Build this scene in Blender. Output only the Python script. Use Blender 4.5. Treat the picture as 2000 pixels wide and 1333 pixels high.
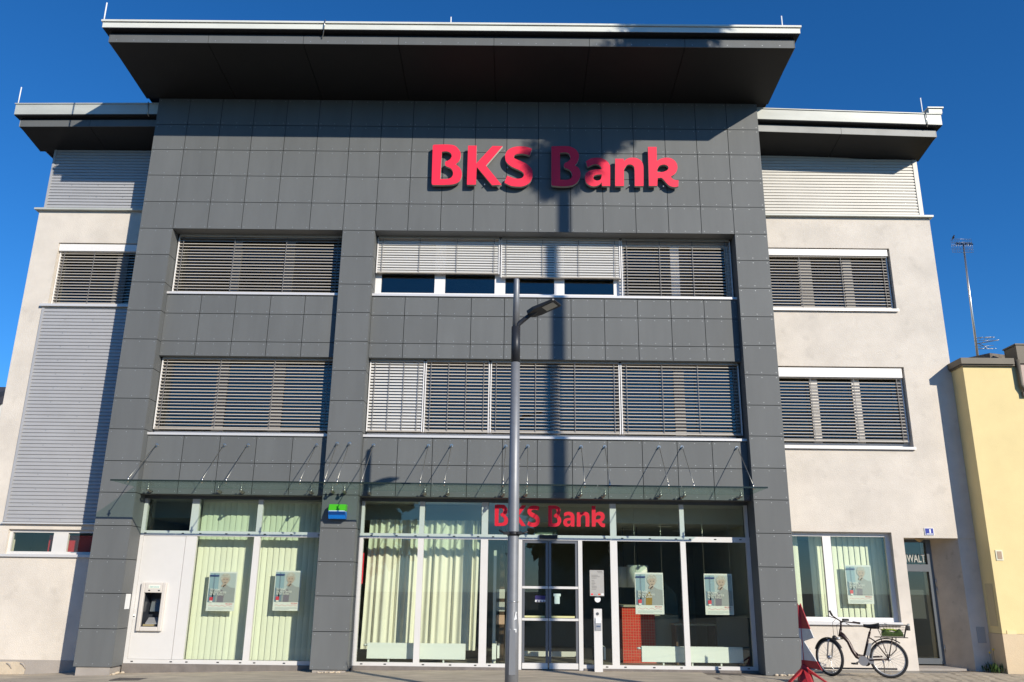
import bpy, math, random
from mathutils import Vector, Matrix
random.seed(7)
S = bpy.context.scene
for o in list(bpy.data.objects): bpy.data.objects.remove(o)
COL = S.collection
R = math.radians

# ------------------------------------------------------------------ camera
CAM = Vector((0.0, -16.5, 1.55)); FPX = 1620.0; PITCH, ROLL, YAW = .28974, .0123, -.00555
fw = Vector((math.sin(YAW)*math.cos(PITCH), math.cos(YAW)*math.cos(PITCH), math.sin(PITCH)))
rt0 = Vector((math.cos(YAW), -math.sin(YAW), 0)); up0 = rt0.cross(fw)
rt = rt0*math.cos(ROLL)+up0*math.sin(ROLL); up = up0*math.cos(ROLL)-rt0*math.sin(ROLL)
cd = bpy.data.cameras.new('camera'); cam = bpy.data.objects.new('camera', cd); COL.objects.link(cam)
cam.matrix_world = Matrix(((rt.x, up.x, -fw.x, CAM.x), (rt.y, up.y, -fw.y, CAM.y), (rt.z, up.z, -fw.z, CAM.z), (0, 0, 0, 1)))
cd.sensor_width = 36; cd.lens = 36*FPX/2000; cd.clip_end = 2000; cd.clip_start = .05
S.camera = cam
def U(x, y, Y=0.0):            # photo pixel -> point on the vertical plane at depth Y
    d = rt*((x-1000)/FPX)-up*((y-666.5)/FPX)+fw
    t = (Y-CAM.y)/d.y
    return CAM.x+t*d.x, CAM.z+t*d.z

# ------------------------------------------------------------------ light
TO_SUN = Vector((.77, -1.0, .59)).normalized()
W = bpy.data.worlds.new('World'); S.world = W; W.use_nodes = True
nt = W.node_tree; nt.nodes.clear()
sky = nt.nodes.new('ShaderNodeTexSky'); sky.sky_type = 'NISHITA'; sky.sun_disc = False
sky.sun_elevation = math.asin(TO_SUN.z); sky.sun_rotation = math.atan2(TO_SUN.x, TO_SUN.y)
sky.altitude = 0; sky.air_density = 1.0; sky.dust_density = 0; sky.ozone_density = 10.0
bg = nt.nodes.new('ShaderNodeBackground'); bg.inputs[1].default_value = .145
hs = nt.nodes.new('ShaderNodeHueSaturation'); hs.inputs['Saturation'].default_value = 1.10
ow = nt.nodes.new('ShaderNodeOutputWorld'); nt.links.new(sky.outputs[0], hs.inputs['Color']); nt.links.new(hs.outputs[0], bg.inputs[0]); nt.links.new(bg.outputs[0], ow.inputs[0])
sl = bpy.data.lights.new('sun', 'SUN'); sl.energy = 5.0; sl.angle = R(.53); sl.color = (1.0, .93, .81)
sun = bpy.data.objects.new('sun', sl); COL.objects.link(sun); sun.location = (20, -30, 30)
sun.rotation_euler = (-TO_SUN).to_track_quat('-Z', 'Y').to_euler()
S.view_settings.view_transform = 'Standard'; S.view_settings.look = 'None'; S.view_settings.exposure = 0; S.view_settings.gamma = 1
S.view_settings.use_curve_mapping = False
S.render.engine = 'CYCLES'; S.cycles.max_bounces = 10; S.cycles.transparent_max_bounces = 24; S.cycles.caustics_reflective = False; S.cycles.caustics_refractive = False

# ------------------------------------------------------------------ materials
MATS = {}
def mat(name, col, rough=.6, metal=0, var=0, scale=3, stretch=(1, 1, 1), bump=0, bscale=60, rnd=0, spec=.5, spots=None):
    if name in MATS: return MATS[name]
    m = bpy.data.materials.new(name); m.use_nodes = True; MATS[name] = m
    n = m.node_tree; b = n.nodes['Principled BSDF']; L = n.links.new
    b.inputs['Roughness'].default_value = rough; b.inputs['Metallic'].default_value = metal
    b.inputs['Specular IOR Level'].default_value = spec
    b.inputs['Base Color'].default_value = (*col, 1)
    if var or bump or spots:
        g = n.nodes.new('ShaderNodeNewGeometry'); mp = n.nodes.new('ShaderNodeMapping'); mp.inputs['Scale'].default_value = stretch
        L(g.outputs['Position'], mp.inputs[0])
    last = None
    if var:
        t = n.nodes.new('ShaderNodeTexNoise'); t.inputs['Scale'].default_value = scale; t.inputs['Detail'].default_value = 7; t.inputs['Roughness'].default_value = .62
        L(mp.outputs[0], t.inputs['Vector'])
        cr = n.nodes.new('ShaderNodeValToRGB'); e = cr.color_ramp.elements
        e[0].position = .32; e[1].position = .68
        e[0].color = tuple(c*(1-var) for c in col)+(1,); e[1].color = tuple(min(1, c*(1+var)) for c in col)+(1,)
        L(t.outputs['Fac'], cr.inputs[0]); last = cr.outputs[0]
    if spots:
        sc, thr, sat = spots
        t2 = n.nodes.new('ShaderNodeTexNoise'); t2.inputs['Scale'].default_value = sc; t2.inputs['Detail'].default_value = 4
        L(mp.outputs[0], t2.inputs['Vector'])
        c2 = n.nodes.new('ShaderNodeValToRGB'); c2.color_ramp.elements[0].position = thr; c2.color_ramp.elements[1].position = thr+.1
        c2.color_ramp.elements[0].color = (1, 1, 1, 1); c2.color_ramp.elements[1].color = (sat, sat, sat, 1)
        L(t2.outputs['Fac'], c2.inputs[0])
        mx = n.nodes.new('ShaderNodeMix'); mx.data_type = 'RGBA'; mx.blend_type = 'MULTIPLY'; mx.inputs[0].default_value = 1
        if last: L(last, mx.inputs[6])
        else: mx.inputs[6].default_value = (*col, 1)
        L(c2.outputs[0], mx.inputs[7]); last = mx.outputs[2]
    if rnd:
        oi = n.nodes.new('ShaderNodeObjectInfo'); mr = n.nodes.new('ShaderNodeMapRange')
        mr.inputs[3].default_value = 1-rnd; mr.inputs[4].default_value = 1+rnd; L(oi.outputs['Random'], mr.inputs[0])
        mx = n.nodes.new('ShaderNodeMix'); mx.data_type = 'RGBA'; mx.blend_type = 'MULTIPLY'; mx.inputs[0].default_value = 1
        if last: L(last, mx.inputs[6])
        else: mx.inputs[6].default_value = (*col, 1)
        L(mr.outputs[0], mx.inputs[7]); last = mx.outputs[2]
    if last: L(last, b.inputs['Base Color'])
    if bump:
        t3 = n.nodes.new('ShaderNodeTexNoise'); t3.inputs['Scale'].default_value = bscale; t3.inputs['Detail'].default_value = 5
        L(mp.outputs[0], t3.inputs['Vector'])
        bp = n.nodes.new('ShaderNodeBump'); bp.inputs['Strength'].default_value = bump; bp.inputs['Distance'].default_value = .02
        L(t3.outputs['Fac'], bp.inputs['Height']); L(bp.outputs[0], b.inputs['Normal'])
    return m
def glass(name, tint, refl=1.0, ior=1.5):
    if name in MATS: return MATS[name]
    m = bpy.data.materials.new(name); m.use_nodes = True; MATS[name] = m
    n = m.node_tree; n.nodes.clear(); L = n.links.new
    tr = n.nodes.new('ShaderNodeBsdfTransparent'); tr.inputs[0].default_value = (*tint, 1)
    gl = n.nodes.new('ShaderNodeBsdfGlossy'); gl.inputs['Roughness'].default_value = .0; gl.inputs[0].default_value = (.95, 1, .97, 1)
    ge = n.nodes.new('ShaderNodeNewGeometry'); dp = n.nodes.new('ShaderNodeVectorMath'); dp.operation = 'DOT_PRODUCT'
    L(ge.outputs['Incoming'], dp.inputs[0]); L(ge.outputs['Normal'], dp.inputs[1])
    def mth(op, *a):
        q = n.nodes.new('ShaderNodeMath'); q.operation = op
        for i, v in enumerate(a):
            if isinstance(v, (int, float)): q.inputs[i].default_value = v
            else: L(v, q.inputs[i])
        return q.outputs[0]
    f0 = ((ior-1)/(ior+1))**2                      # Schlick reflectance, the same on both faces of the pane
    p5 = mth('POWER', mth('SUBTRACT', 1.0, mth('ABSOLUTE', dp.outputs['Value'])), 5.0)
    mu = n.nodes.new('ShaderNodeMath'); mu.operation = 'MULTIPLY'; mu.inputs[1].default_value = refl; mu.use_clamp = True
    L(mth('ADD', f0, mth('MULTIPLY', p5, 1-f0)), mu.inputs[0])
    mx = n.nodes.new('ShaderNodeMixShader'); L(mu.outputs[0], mx.inputs[0]); L(tr.outputs[0], mx.inputs[1]); L(gl.outputs[0], mx.inputs[2])
    o = n.nodes.new('ShaderNodeOutputMaterial'); L(mx.outputs[0], o.inputs[0])
    return m
def brickmat(name, c1, c2, cm, bw, bh, mortar, axis='XZ', rough=.6, var=.1):
    if name in MATS: return MATS[name]
    m = mat(name, c1, rough, bump=0); n = m.node_tree; L = n.links.new; b = n.nodes['Principled BSDF']
    g = n.nodes.new('ShaderNodeNewGeometry'); sp = n.nodes.new('ShaderNodeSeparateXYZ'); cb = n.nodes.new('ShaderNodeCombineXYZ')
    L(g.outputs['Position'], sp.inputs[0]); L(sp.outputs[axis[0]], cb.inputs[0]); L(sp.outputs[axis[1]], cb.inputs[1])
    t = n.nodes.new('ShaderNodeTexBrick'); t.inputs['Scale'].default_value = 1; t.inputs['Brick Width'].default_value = bw; t.inputs['Row Height'].default_value = bh
    t.inputs['Mortar Size'].default_value = mortar; t.inputs['Mortar Smooth'].default_value = .2
    t.inputs['Color1'].default_value = (*c1, 1); t.inputs['Color2'].default_value = (*c2, 1); t.inputs['Mortar'].default_value = (*cm, 1)
    if axis == 'XZ' and bw == bh: t.offset = 0
    L(cb.outputs[0], t.inputs['Vector']); out = t.outputs['Color']
    if var:
        ns = n.nodes.new('ShaderNodeTexNoise'); ns.inputs['Scale'].default_value = 1.3; ns.inputs['Detail'].default_value = 8; L(g.outputs['Position'], ns.inputs['Vector'])
        mr = n.nodes.new('ShaderNodeMapRange'); mr.inputs[1].default_value = .3; mr.inputs[2].default_value = .7; mr.inputs[3].default_value = 1-var; mr.inputs[4].default_value = 1+var; L(ns.outputs['Fac'], mr.inputs[0])
        mx = n.nodes.new('ShaderNodeMix'); mx.data_type = 'RGBA'; mx.blend_type = 'MULTIPLY'; mx.inputs[0].default_value = 1
        L(out, mx.inputs[6]); L(mr.outputs[0], mx.inputs[7]); out = mx.outputs[2]
    L(out, b.inputs['Base Color'])
    bp = n.nodes.new('ShaderNodeBump'); bp.inputs['Strength'].default_value = .4; bp.inputs['Distance'].default_value = .01; bp.invert = True
    L(t.outputs['Fac'], bp.inputs['Height']); L(bp.outputs[0], b.inputs['Normal'])
    return m

M = dict(
 panel=mat('cladding_grey', (.138, .143, .141), .62, var=.065, scale=1.4, stretch=(1.8, 1, .35), rnd=.06, bump=.03, bscale=300, spec=.35),
 rivet=mat('rivet_metal', (.36, .37, .37), .45, .4),
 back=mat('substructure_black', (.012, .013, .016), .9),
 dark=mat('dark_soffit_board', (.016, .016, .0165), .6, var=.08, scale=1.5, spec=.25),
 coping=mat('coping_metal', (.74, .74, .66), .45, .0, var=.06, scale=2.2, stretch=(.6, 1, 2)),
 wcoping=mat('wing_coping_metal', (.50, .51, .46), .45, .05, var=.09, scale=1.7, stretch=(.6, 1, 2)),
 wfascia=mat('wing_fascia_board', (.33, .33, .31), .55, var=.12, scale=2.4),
 stucco=mat('stucco_cream', (.69, .622, .535), .93, var=.085, scale=1.5, bump=.35, bscale=60, spots=(3.2, .60, .92)),
 plinth=mat('plinth_plaster', (.37, .33, .29), .95, var=.1, scale=2.5, bump=.3, bscale=60),
 kerb=mat('kerb_concrete', (.20, .175, .155), .95, var=.15, scale=5, bump=.3, bscale=50),
 patch=mat('plinth_patch', (.60, .50, .37), .95, var=.12, scale=4, bump=.4, bscale=40),
 corr=mat('corrugated_aluminium', (.44, .435, .435), .5, .1, var=.05, scale=1.2),
 corr2=mat('corrugated_aluminium_pale', (.58, .55, .49), .5, .05, var=.05, scale=1.2),
 slat=mat('blind_slat_aluminium', (.48, .435, .37), .45, .0, rnd=.10),  # open slats: darker copy, their shade put into the colour
 slat_lit=mat('blind_slat_lit', (.68, .66, .62), .45, .0, rnd=.05),  # closed slats: paler copy, their sunlit look put into the colour
 alu=mat('frame_silver', (.70, .675, .64), .45, .0, var=.03, scale=2),
 white=mat('frame_white', (.84, .81, .775), .4, var=.02, scale=2),
 shadeframe=mat('frame_shaded', (.22, .21, .20), .5, .1),  # white frames greyed: shade of the blind slats put into the colour
 sill=mat('sill_metal', (.70, .68, .66), .4, .2),
 darkframe=mat('door_frame_grey', (.10, .11, .12), .45, .2),
 steel=mat('stainless_steel', (.55, .53, .48), .28, .9),
 rodm=mat('rod_steel', (.33, .32, .28), .35, .8),
 red=mat('sign_red', (.93, .010, .055), .6, var=.02, scale=2),
 letterside=mat('letter_side_cream', (.52, .51, .45), .5),
 filmred=mat('film_red', (.90, .008, .035), .5),
 pole=mat('lamp_pole_grey', (.245, .25, .26), .48, .35, var=.08, scale=6),
 poledark=mat('lamp_pole_dark', (.028, .03, .036), .45, .2),
 black=mat('black_plastic', (.012, .012, .014), .5),
 rubber=mat('rubber', (.02, .02, .021), .75),
 glass=glass('storefront_glass', (.945, .97, .925), 1.25),
 wglass=glass('window_glass', (.62, .64, .62), 1.7),
 cglass=glass('canopy_glass', (.82, .90, .86), .35),
 yellow=mat('yellow_render', (.82, .66, .33), .93, var=.045, scale=1.6, bump=.2, bscale=70, spots=(2.2, .68, .90)),
 ybase=mat('yellow_base_render', (.66, .52, .34), .93, var=.05, scale=2, bump=.25, bscale=60),
 brownmetal=mat('brown_coping', (.14, .118, .085), .6, .1, var=.08, scale=3),
 concrete=mat('washed_concrete', (.20, .17, .14), .95, var=.35, scale=14, bump=.7, bscale=45),
 dirty_bounce=mat('dirty_bounce_render', (.55, .46, .35), .95, var=.12, scale=2.2, bump=.3, bscale=60, spots=(5, .62, .75)),  # stained stucco, tinted warm for light bounced off the sunlit ground
 pinkwall=mat('pink_render', (.55, .43, .36), .95, var=.06, scale=2),
 curtain=mat('curtain_cream', (.80, .77, .66), .9, var=.05, scale=4, stretch=(3, 1, .3)),
 vblind=mat('vertical_blind_fabric', (.84, .84, .70), .85, var=.03, scale=5, stretch=(4, 1, .3), rnd=.045),
 radiator=mat('radiator_white', (.84, .86, .84), .5),
 paper=mat('paper_white', (.82, .82, .80), .6),
 floor=mat('interior_floor', (.24, .22, .19), .5, var=.1),
 inwall=mat('interior_wall', (.40, .39, .32), .9, var=.06),
 inceil=mat('interior_ceiling', (.60, .63, .61), .9),
 inwood=mat('interior_wood', (.10, .06, .035), .5),
 olive=mat('interior_panel_olive', (.32, .32, .25), .7),
 tile=brickmat('red_mosaic', (.66, .035, .015), (.56, .025, .012), (.52, .22, .13), .055, .055, .0042, 'XZ', .35, .08),
 green=mat('sign_green', (.10, .55, .02), .35), blue=mat('sign_blue', (.0, .20, .72), .35),
 safered=mat('safety_red', (.38, .022, .03), .5, var=.1, scale=9), safewhite=mat('safety_white', (.62, .62, .60), .55, var=.08, scale=9),
 bikeframe=mat('bike_frame_black', (.035, .018, .016), .3, .2), orange=mat('bike_orange', (.75, .10, .03), .4),
 silver=mat('bike_silver', (.50, .50, .50), .35, .5), chrome=mat('chrome', (.6, .6, .6), .2, .9),
 bagg=mat('bag_green', (.06, .10, .015), .8, var=.3, scale=18), bagl=mat('bag_lime', (.28, .38, .03), .7, var=.2, scale=18),
 plate=mat('number_plate_blue', (.02, .035, .30), .35),
 leaf=mat('weed_leaf', (.05, .10, .02), .6, var=.3, scale=20), flower=mat('flower_yellow', (.85, .60, .02), .6),
 bark=mat('bark', (.10, .075, .055), .95, var=.3, scale=8, bump=.6, bscale=20),
 needle=mat('crown_leaf', (.045, .075, .03), .7, var=.25, scale=4),
 asphalt=mat('asphalt', (.05, .05, .052), .9, var=.15, scale=3, bump=.3, bscale=80),
 paver=mat('paver_concrete', (.47, .40, .30), .9, var=.09, scale=3.5, rnd=.09, bump=.3, bscale=70),
 mortar=mat('joint_sand', (.16, .13, .10), .95, var=.2, scale=8),
 pave=mat('paving_worn', (.46, .39, .29), .92, var=.24, scale=2.2, stretch=(.7, 2.4, 1), bump=.35, bscale=45, spots=(1.8, .6, .86)),
)

# ------------------------------------------------------------------ mesh helpers
class MB:
    def __init__(s): s.v = []; s.f = []; s.m = []; s.sm = []
    def quadv(s, pts, mi=0, sm=False):
        i = len(s.v); s.v += [tuple(p) for p in pts]; s.f.append(tuple(range(i, i+len(pts)))); s.m.append(mi); s.sm.append(sm)
    def box(s, x0, x1, y0, y1, z0, z1, mi=0):
        if x0 > x1: x0, x1 = x1, x0
        if y0 > y1: y0, y1 = y1, y0
        if z0 > z1: z0, z1 = z1, z0
        i = len(s.v)
        s.v += [(x, y, z) for z in (z0, z1) for y in (y0, y1) for x in (x0, x1)]
        for f in ((0, 2, 3, 1), (4, 5, 7, 6), (0, 1, 5, 4), (2, 6, 7, 3), (0, 4, 6, 2), (1, 3, 7, 5)):
            s.f.append(tuple(i+k for k in f)); s.m.append(mi); s.sm.append(False)
        return s
    def hexa(s, p, mi=0):      # 8 points: bottom 4 ccw, top 4 ccw
        i = len(s.v); s.v += [tuple(q) for q in p]
        for f in ((3, 2, 1, 0), (4, 5, 6, 7), (0, 1, 5, 4), (1, 2, 6, 5), (2, 3, 7, 6), (3, 0, 4, 7)):
            s.f.append(tuple(i+k for k in f)); s.m.append(mi); s.sm.append(False)
        return s
    def tube(s, pts, r, n=8, mi=0, cap=True, sm=True):
        pts = [Vector(p) for p in pts]; rr = r if isinstance(r, (list, tuple)) else [r]*len(pts)
        i0 = len(s.v); pu = None
        for k, p in enumerate(pts):
            d = ((pts[min(k+1, len(pts)-1)]-p).normalized()+(p-pts[max(k-1, 0)]).normalized())
            d = d.normalized() if d.length > 1e-6 else Vector((0, 0, 1))
            a = pu-d*pu.dot(d) if pu is not None else (Vector((0, 0, 1)) if abs(d.z) < .9 else Vector((1, 0, 0))).cross(d)
            a.normalize(); pu = a; b = d.cross(a)
            for j in range(n):
                t = 2*math.pi*j/n; s.v.append(tuple(p+(a*math.cos(t)+b*math.sin(t))*rr[k]))
        for k in range(len(pts)-1):
            for j in range(n):
                a0 = i0+k*n+j; a1 = i0+k*n+(j+1) % n
                s.f.append((a0, a1, a1+n, a0+n)); s.m.append(mi); s.sm.append(sm)
        if cap:
            s.f.append(tuple(i0+j for j in reversed(range(n)))); s.m.append(mi); s.sm.append(False)
            e = i0+(len(pts)-1)*n; s.f.append(tuple(e+j for j in range(n))); s.m.append(mi); s.sm.append(False)
        return s
    def prism(s, poly, y0, y1, mi=0, fm=None):   # polygon in XZ, extruded along Y (convex or simple)
        i = len(s.v); n = len(poly)
        s.v += [(x, y0, z) for x, z in poly]+[(x, y1, z) for x, z in poly]
        s.f.append(tuple(i+k for k in range(n))); s.m.append(mi if fm is None else fm); s.sm.append(False)
        s.f.append(tuple(i+n+k for k in reversed(range(n)))); s.m.append(mi); s.sm.append(False)
        for k in range(n):
            s.f.append((i+k, i+n+k, i+n+(k+1) % n, i+(k+1) % n)); s.m.append(mi); s.sm.append(False)
        return s
    def sphere(s, c, r, nu=10, nv=7, mi=0, sc=(1, 1, 1)):
        i = len(s.v); c = Vector(c)
        for a in range(nv+1):
            th = math.pi*a/nv
            for b in range(nu):
                ph = 2*math.pi*b/nu
                s.v.append((c.x+r*sc[0]*math.sin(th)*math.cos(ph), c.y+r*sc[1]*math.sin(th)*math.sin(ph), c.z+r*sc[2]*math.cos(th)))
        for a in range(nv):
            for b in range(nu):
                s.f.append((i+a*nu+b, i+(a+1)*nu+b, i+(a+1)*nu+(b+1) % nu, i+a*nu+(b+1) % nu)); s.m.append(mi); s.sm.append(True)
        return s
    def torus(s, c, R_, r, ax, n=40, k=8, mi=0, a0=0, a1=2*math.pi, flat=1.0):
        c = Vector(c); ax = Vector(ax).normalized()
        u = ax.cross(Vector((0, 0, 1))).normalized(); w = u.cross(ax); full = abs(a1-a0-2*math.pi) < 1e-6
        i = len(s.v); N = n if full else n+1
        for a in range(N):
            t = a0+(a1-a0)*a/n; rad = u*math.cos(t)+w*math.sin(t)
            for b in range(k):
                q = 2*math.pi*b/k
                s.v.append(tuple(c+rad*(R_+r*math.cos(q)*flat)+ax*r*math.sin(q)))
        for a in range(n):
            a2 = (a+1) % N
            for b in range(k):
                s.f.append((i+a*k+b, i+a2*k+b, i+a2*k+(b+1) % k, i+a*k+(b+1) % k)); s.m.append(mi); s.sm.append(True)
        return s
    def mesh(s, name, mats):
        me = bpy.data.meshes.new(name); me.from_pydata(s.v, [], s.f)
        for m in mats: me.materials.append(m)
        me.polygons.foreach_set('material_index', s.m); me.polygons.foreach_set('use_smooth', s.sm)
        me.update(); return me
def link(name, me, parent=None, loc=(0, 0, 0)):
    o = bpy.data.objects.new(name, me); COL.objects.link(o); o.location = loc
    if parent is not None:
        o.parent = parent
        if parent.type == 'EMPTY': o.matrix_parent_inverse = Matrix.Translation(-Vector(parent.location))
        else:
            o.matrix_parent_inverse = Matrix.Translation(-Vector(parent.location))
    return o
def obj(name, mb, mats, parent=None, loc=(0, 0, 0)):
    if not isinstance(mats, (list, tuple)): mats = [mats]
    return link(name, mb.mesh(name, mats), parent, loc)
def thing(name, label, cat, loc=(0, 0, 0), group=None):
    o = bpy.data.objects.new(name, None); COL.objects.link(o); o.location = loc; o.empty_display_size = .2
    o['label'] = label; o['category'] = cat
    if group: o['group'] = group
    return o
def tag(o, label, cat, group=None):
    o['label'] = label; o['category'] = cat
    if group: o['group'] = group
    return o
def B(x0, x1, y0, y1, z0, z1, mi=0): return MB().box(x0, x1, y0, y1, z0, z1, mi)
def text(name, s, size, loc, m, parent=None, width=None, extrude=.002, align='LEFT', rot=(math.pi/2, 0, 0), shear=0, bold=0):
    c = bpy.data.curves.new(name, 'FONT'); c.body = s; c.size = size; c.extrude = extrude; c.align_x = align; c.shear = shear; c.offset = bold
    t = bpy.data.objects.new(name, c); COL.objects.link(t)
    bpy.context.view_layer.update()
    me = bpy.data.meshes.new_from_object(t.evaluated_get(bpy.context.evaluated_depsgraph_get()))
    bpy.data.objects.remove(t)
    xs = [v.co.x for v in me.vertices]; w = max(xs)-min(xs)
    sx = width/w if width else 1
    mt = Matrix.Translation(loc) @ Matrix.Rotation(rot[2], 4, 'Z') @ Matrix.Rotation(rot[0], 4, 'X') @ Matrix.Diagonal((sx, 1, 1, 1))
    me.transform(mt); me.materials.clear(); me.materials.append(m)
    return link(name, me, parent)

# ------------------------------------------------------------------ ground
GP = [(-400, -3.0), (-40, -.45), (-9.5, -.18), (-8.1, -.10), (-4, -.0), (0, .055), (5, .058), (9, .098), (40, .25), (400, 2)]
def gz(x):
    for (a, b), (c, d) in zip(GP, GP[1:]):
        if x <= c: return b+(d-b)*(x-a)/(c-a)
    return GP[-1][1]
mb = MB(); xs = [p[0] for p in GP]; ys = [-400, -60, -14, -6, 60, 400]
for i in range(len(xs)-1):
    for j in range(len(ys)-1):
        f = lambda x, y: (x, y, gz(x)-.012-(.14 if y <= -6.1 else 0))
        mb.quadv([f(xs[i], ys[j]), f(xs[i+1], ys[j]), f(xs[i+1], ys[j+1]), f(xs[i], ys[j+1])])
obj('ground', mb, M['asphalt'])['kind'] = 'structure'
mb = MB(); ys = [-5.6, -3, -1.5, 0, 2.0]
xs = [-40, -20, -9.5, -8.1, -4, 0, 3.6]
for i in range(len(xs)-1):
    for j in range(len(ys)-1):
        mb.quadv([(xs[i], ys[j], gz(xs[i])), (xs[i+1], ys[j], gz(xs[i+1])), (xs[i+1], ys[j+1], gz(xs[i+1])), (xs[i], ys[j+1], gz(xs[i]))])
pv = obj('pavement', mb, M['pave']); pv['kind'] = 'structure'
mb = MB()
xs = [3.6, 5, 9, 12, 40]
for i in range(len(xs)-1):
    for j in range(len(ys)-1):
        mb.quadv([(xs[i], ys[j], gz(xs[i])-.006), (xs[i+1], ys[j], gz(xs[i+1])-.006), (xs[i+1], ys[j+1], gz(xs[i+1])-.006), (xs[i], ys[j+1], gz(xs[i])-.006)])
pb = obj('paving_slabs', mb, M['mortar']); pb['kind'] = 'structure'
# kerb along the road
mb = MB()
for i in range(60):
    x = -30+i; mb.hexa([(x, -5.75, gz(x)-.2), (x+.99, -5.75, gz(x+.99)-.2), (x+.99, -5.6, gz(x+.99)-.2), (x, -5.6, gz(x)-.2), (x, -5.75, gz(x)+.002), (x+.99, -5.75, gz(x+.99)+.002), (x+.99, -5.6, gz(x+.99)+.003), (x, -5.6, gz(x)+.003)])
k = obj('kerb', mb, M['plinth']); k['kind'] = 'structure'
# single pavers where the photo lets one tell them apart
PW, PH = .2, .4
pm = B(-PW/2+.004, PW/2-.004, -PH/2+.004, PH/2-.004, -.04, 0).mesh('paver', [M['paver']])
n = 0
for r in range(6):
    y = .60-r*PH; x = 3.7+(PW/2 if r % 2 else 0)
    while x < 12.2 and n < 290:
        ok = not (x < 5.45 and y+PH/2 > .04) and not (x > 9.35 and y+PH/2 > .55) and y < .95
        if ok:
            o = link('paver', pm, pb, (x, y, gz(x)-.002+random.uniform(-.002, .002))); o.rotation_euler = (random.uniform(-.006, .006), random.uniform(-.006, .006), random.uniform(-.006, .006)); n += 1
        x += PW
# rest of the slabs as worn surface
obj('slab_rest', (lambda m: (m.quadv([(3.6, -5.6, gz(3.6)-.003), (40, -5.6, gz(40)-.003), (40, -1.62, gz(40)-.003), (3.6, -1.62, gz(3.6)-.003)]), m)[1])(MB()),
    brickmat('paver_far', (.45, .38, .29), (.49, .42, .315), (.15, .12, .09), .4, .2, .006, 'YX', .9, .12), pb)['kind'] = 'stuff'
# iron cover in the pavement
mb = MB(); x0, z0 = -7.0, gz(-7.0)
mb.box(x0-.02, x0+.62, -1.02, -.60, -.2, gz(x0)+.012)
cv = obj('manhole_cover', mb, mat('cast_iron', (.10, .085, .075), .7, .3, var=.2, scale=12)); tag(cv, 'dark rectangular iron cover set in the pavement near the cash machine', 'manhole cover')

# ------------------------------------------------------------------ the bank building
XL0, XL1, XM0, XM1, XR0, XR1 = -8.19, -7.468, -3.785, -3.085, 4.683, 5.388
ROWS = [12.145, 11.475, 10.842, 10.207, 9.568, 8.93, 8.322, 7.69, 7.058, 6.428, 5.80, 5.168, 4.535, 3.895, 3.272, 2.632, 2.0, 1.368, .728, .055]
bank = thing('bank_building', 'three storey bank with dark grey panel front and pale stucco wings', 'building', (-1.4, .3, .03))
GAP = .006
PM = {}
def panel_mesh(w, h, rv=True):
    key = (round(w, 3), round(h, 3), rv)
    if key in PM: return PM[key]
    m = B(-w/2+GAP, w/2-GAP, 0, .010, -h/2+GAP, h/2-GAP)
    if rv:
        for rx in (-w/2+.055, 0, w/2-.055):
            for rz in (-h/2+.055, h/2-.055):
                m.quadv([(rx+.0095*math.cos(a), -.003, rz+.0095*math.sin(a)) for a in [k*math.pi/3 for k in range(6)]], 1)
    PM[key] = m.mesh('cladding_panel', [M['panel'], M['rivet']]); return PM[key]
def panel(x0, x1, z0, z1, y=0.0):
    return link('cladding_panel', panel_mesh(x1-x0, z1-z0), bank, ((x0+x1)/2, y, (z0+z1)/2))
LC = [-7.468, -6.725, -5.985, -5.245, -4.51, XM0]
RC = [XM1+(XR0-XM1)*k/11 for k in range(12)]
upcols = [XL0]+LC+RC+[XR1]
for a, b in zip(upcols, upcols[1:]):
    for r in range(5): panel(a, b, ROWS[r+1], ROWS[r])
for a, b in ((XL0, XL1), (XM0, XM1), (XR0, XR1)):
    for r in range(5, 19): panel(a, b, ROWS[r+1], ROWS[r])
SPY = .18
for cols in (LC, RC):
    for a, b in zip(cols, cols[1:]):
        for z0, z1 in ((7.06, 7.49), (6.445, 7.06), (6.125, 6.445), (3.9, 4.455), (3.268, 3.9)): panel(a, b, z0, z1, SPY)
# return panels on the pillars
rm = {}
for x, sgn in ((XL1, 1), (XM1, 1)):
    for r in range(5, 19):
        h = ROWS[r]-ROWS[r+1]
        for (y0, y1) in ((.012, .45),):
            key = round(h, 3)
            if key not in rm: rm[key] = B(-.010, 0, 0, y1-y0, -h/2+GAP, h/2-GAP).mesh('return_panel', [M['panel']])
            link('return_panel', rm[key], bank, (x, y0, (ROWS[r]+ROWS[r+1])/2))
# substructure (behind the panels)
mb = MB()
mb.box(XL0+.012, XR1-.012, .03, .9, 8.936, 12.30)
for a, b in ((XL0, XL1), (XM0, XM1), (XR0, XR1)): mb.box(a+.012, b-.012, .03, .9, .07, 8.936)
for a, b in ((XL1-.012, XM0+.012), (XM1-.012, XR0+.012)):
    mb.box(a, b, SPY+.03, .9, 6.135, 7.46); mb.box(a, b, SPY+.03, .9, 3.28, 4.43)
obj('wall_core', mb, M['back'], bank)
mb = MB()
for x0, x1 in ((XL0, XL0+.01), (XR1-.01, XR1)): mb.box(x0, x1, .012, 1.2, .06, 12.14)
mb.box(XM0, XM0+.01, .012, .45, .06, 8.92); mb.box(XR0, XR0+.01, .012, .45, .06, 8.92)
for a, b in ((XL1, XM0), (XM1, XR0)):
    mb.box(a, b, .012, .47, 8.931, 8.936); mb.box(a, b, SPY+.012, .47, 6.126, 6.134); mb.box(a, b, SPY+.012, .47, 3.269, 3.279)
obj('side_cladding', mb, mat('side_board', (.115, .119, .120), .62, var=.06, scale=1.5), bank)
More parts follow.
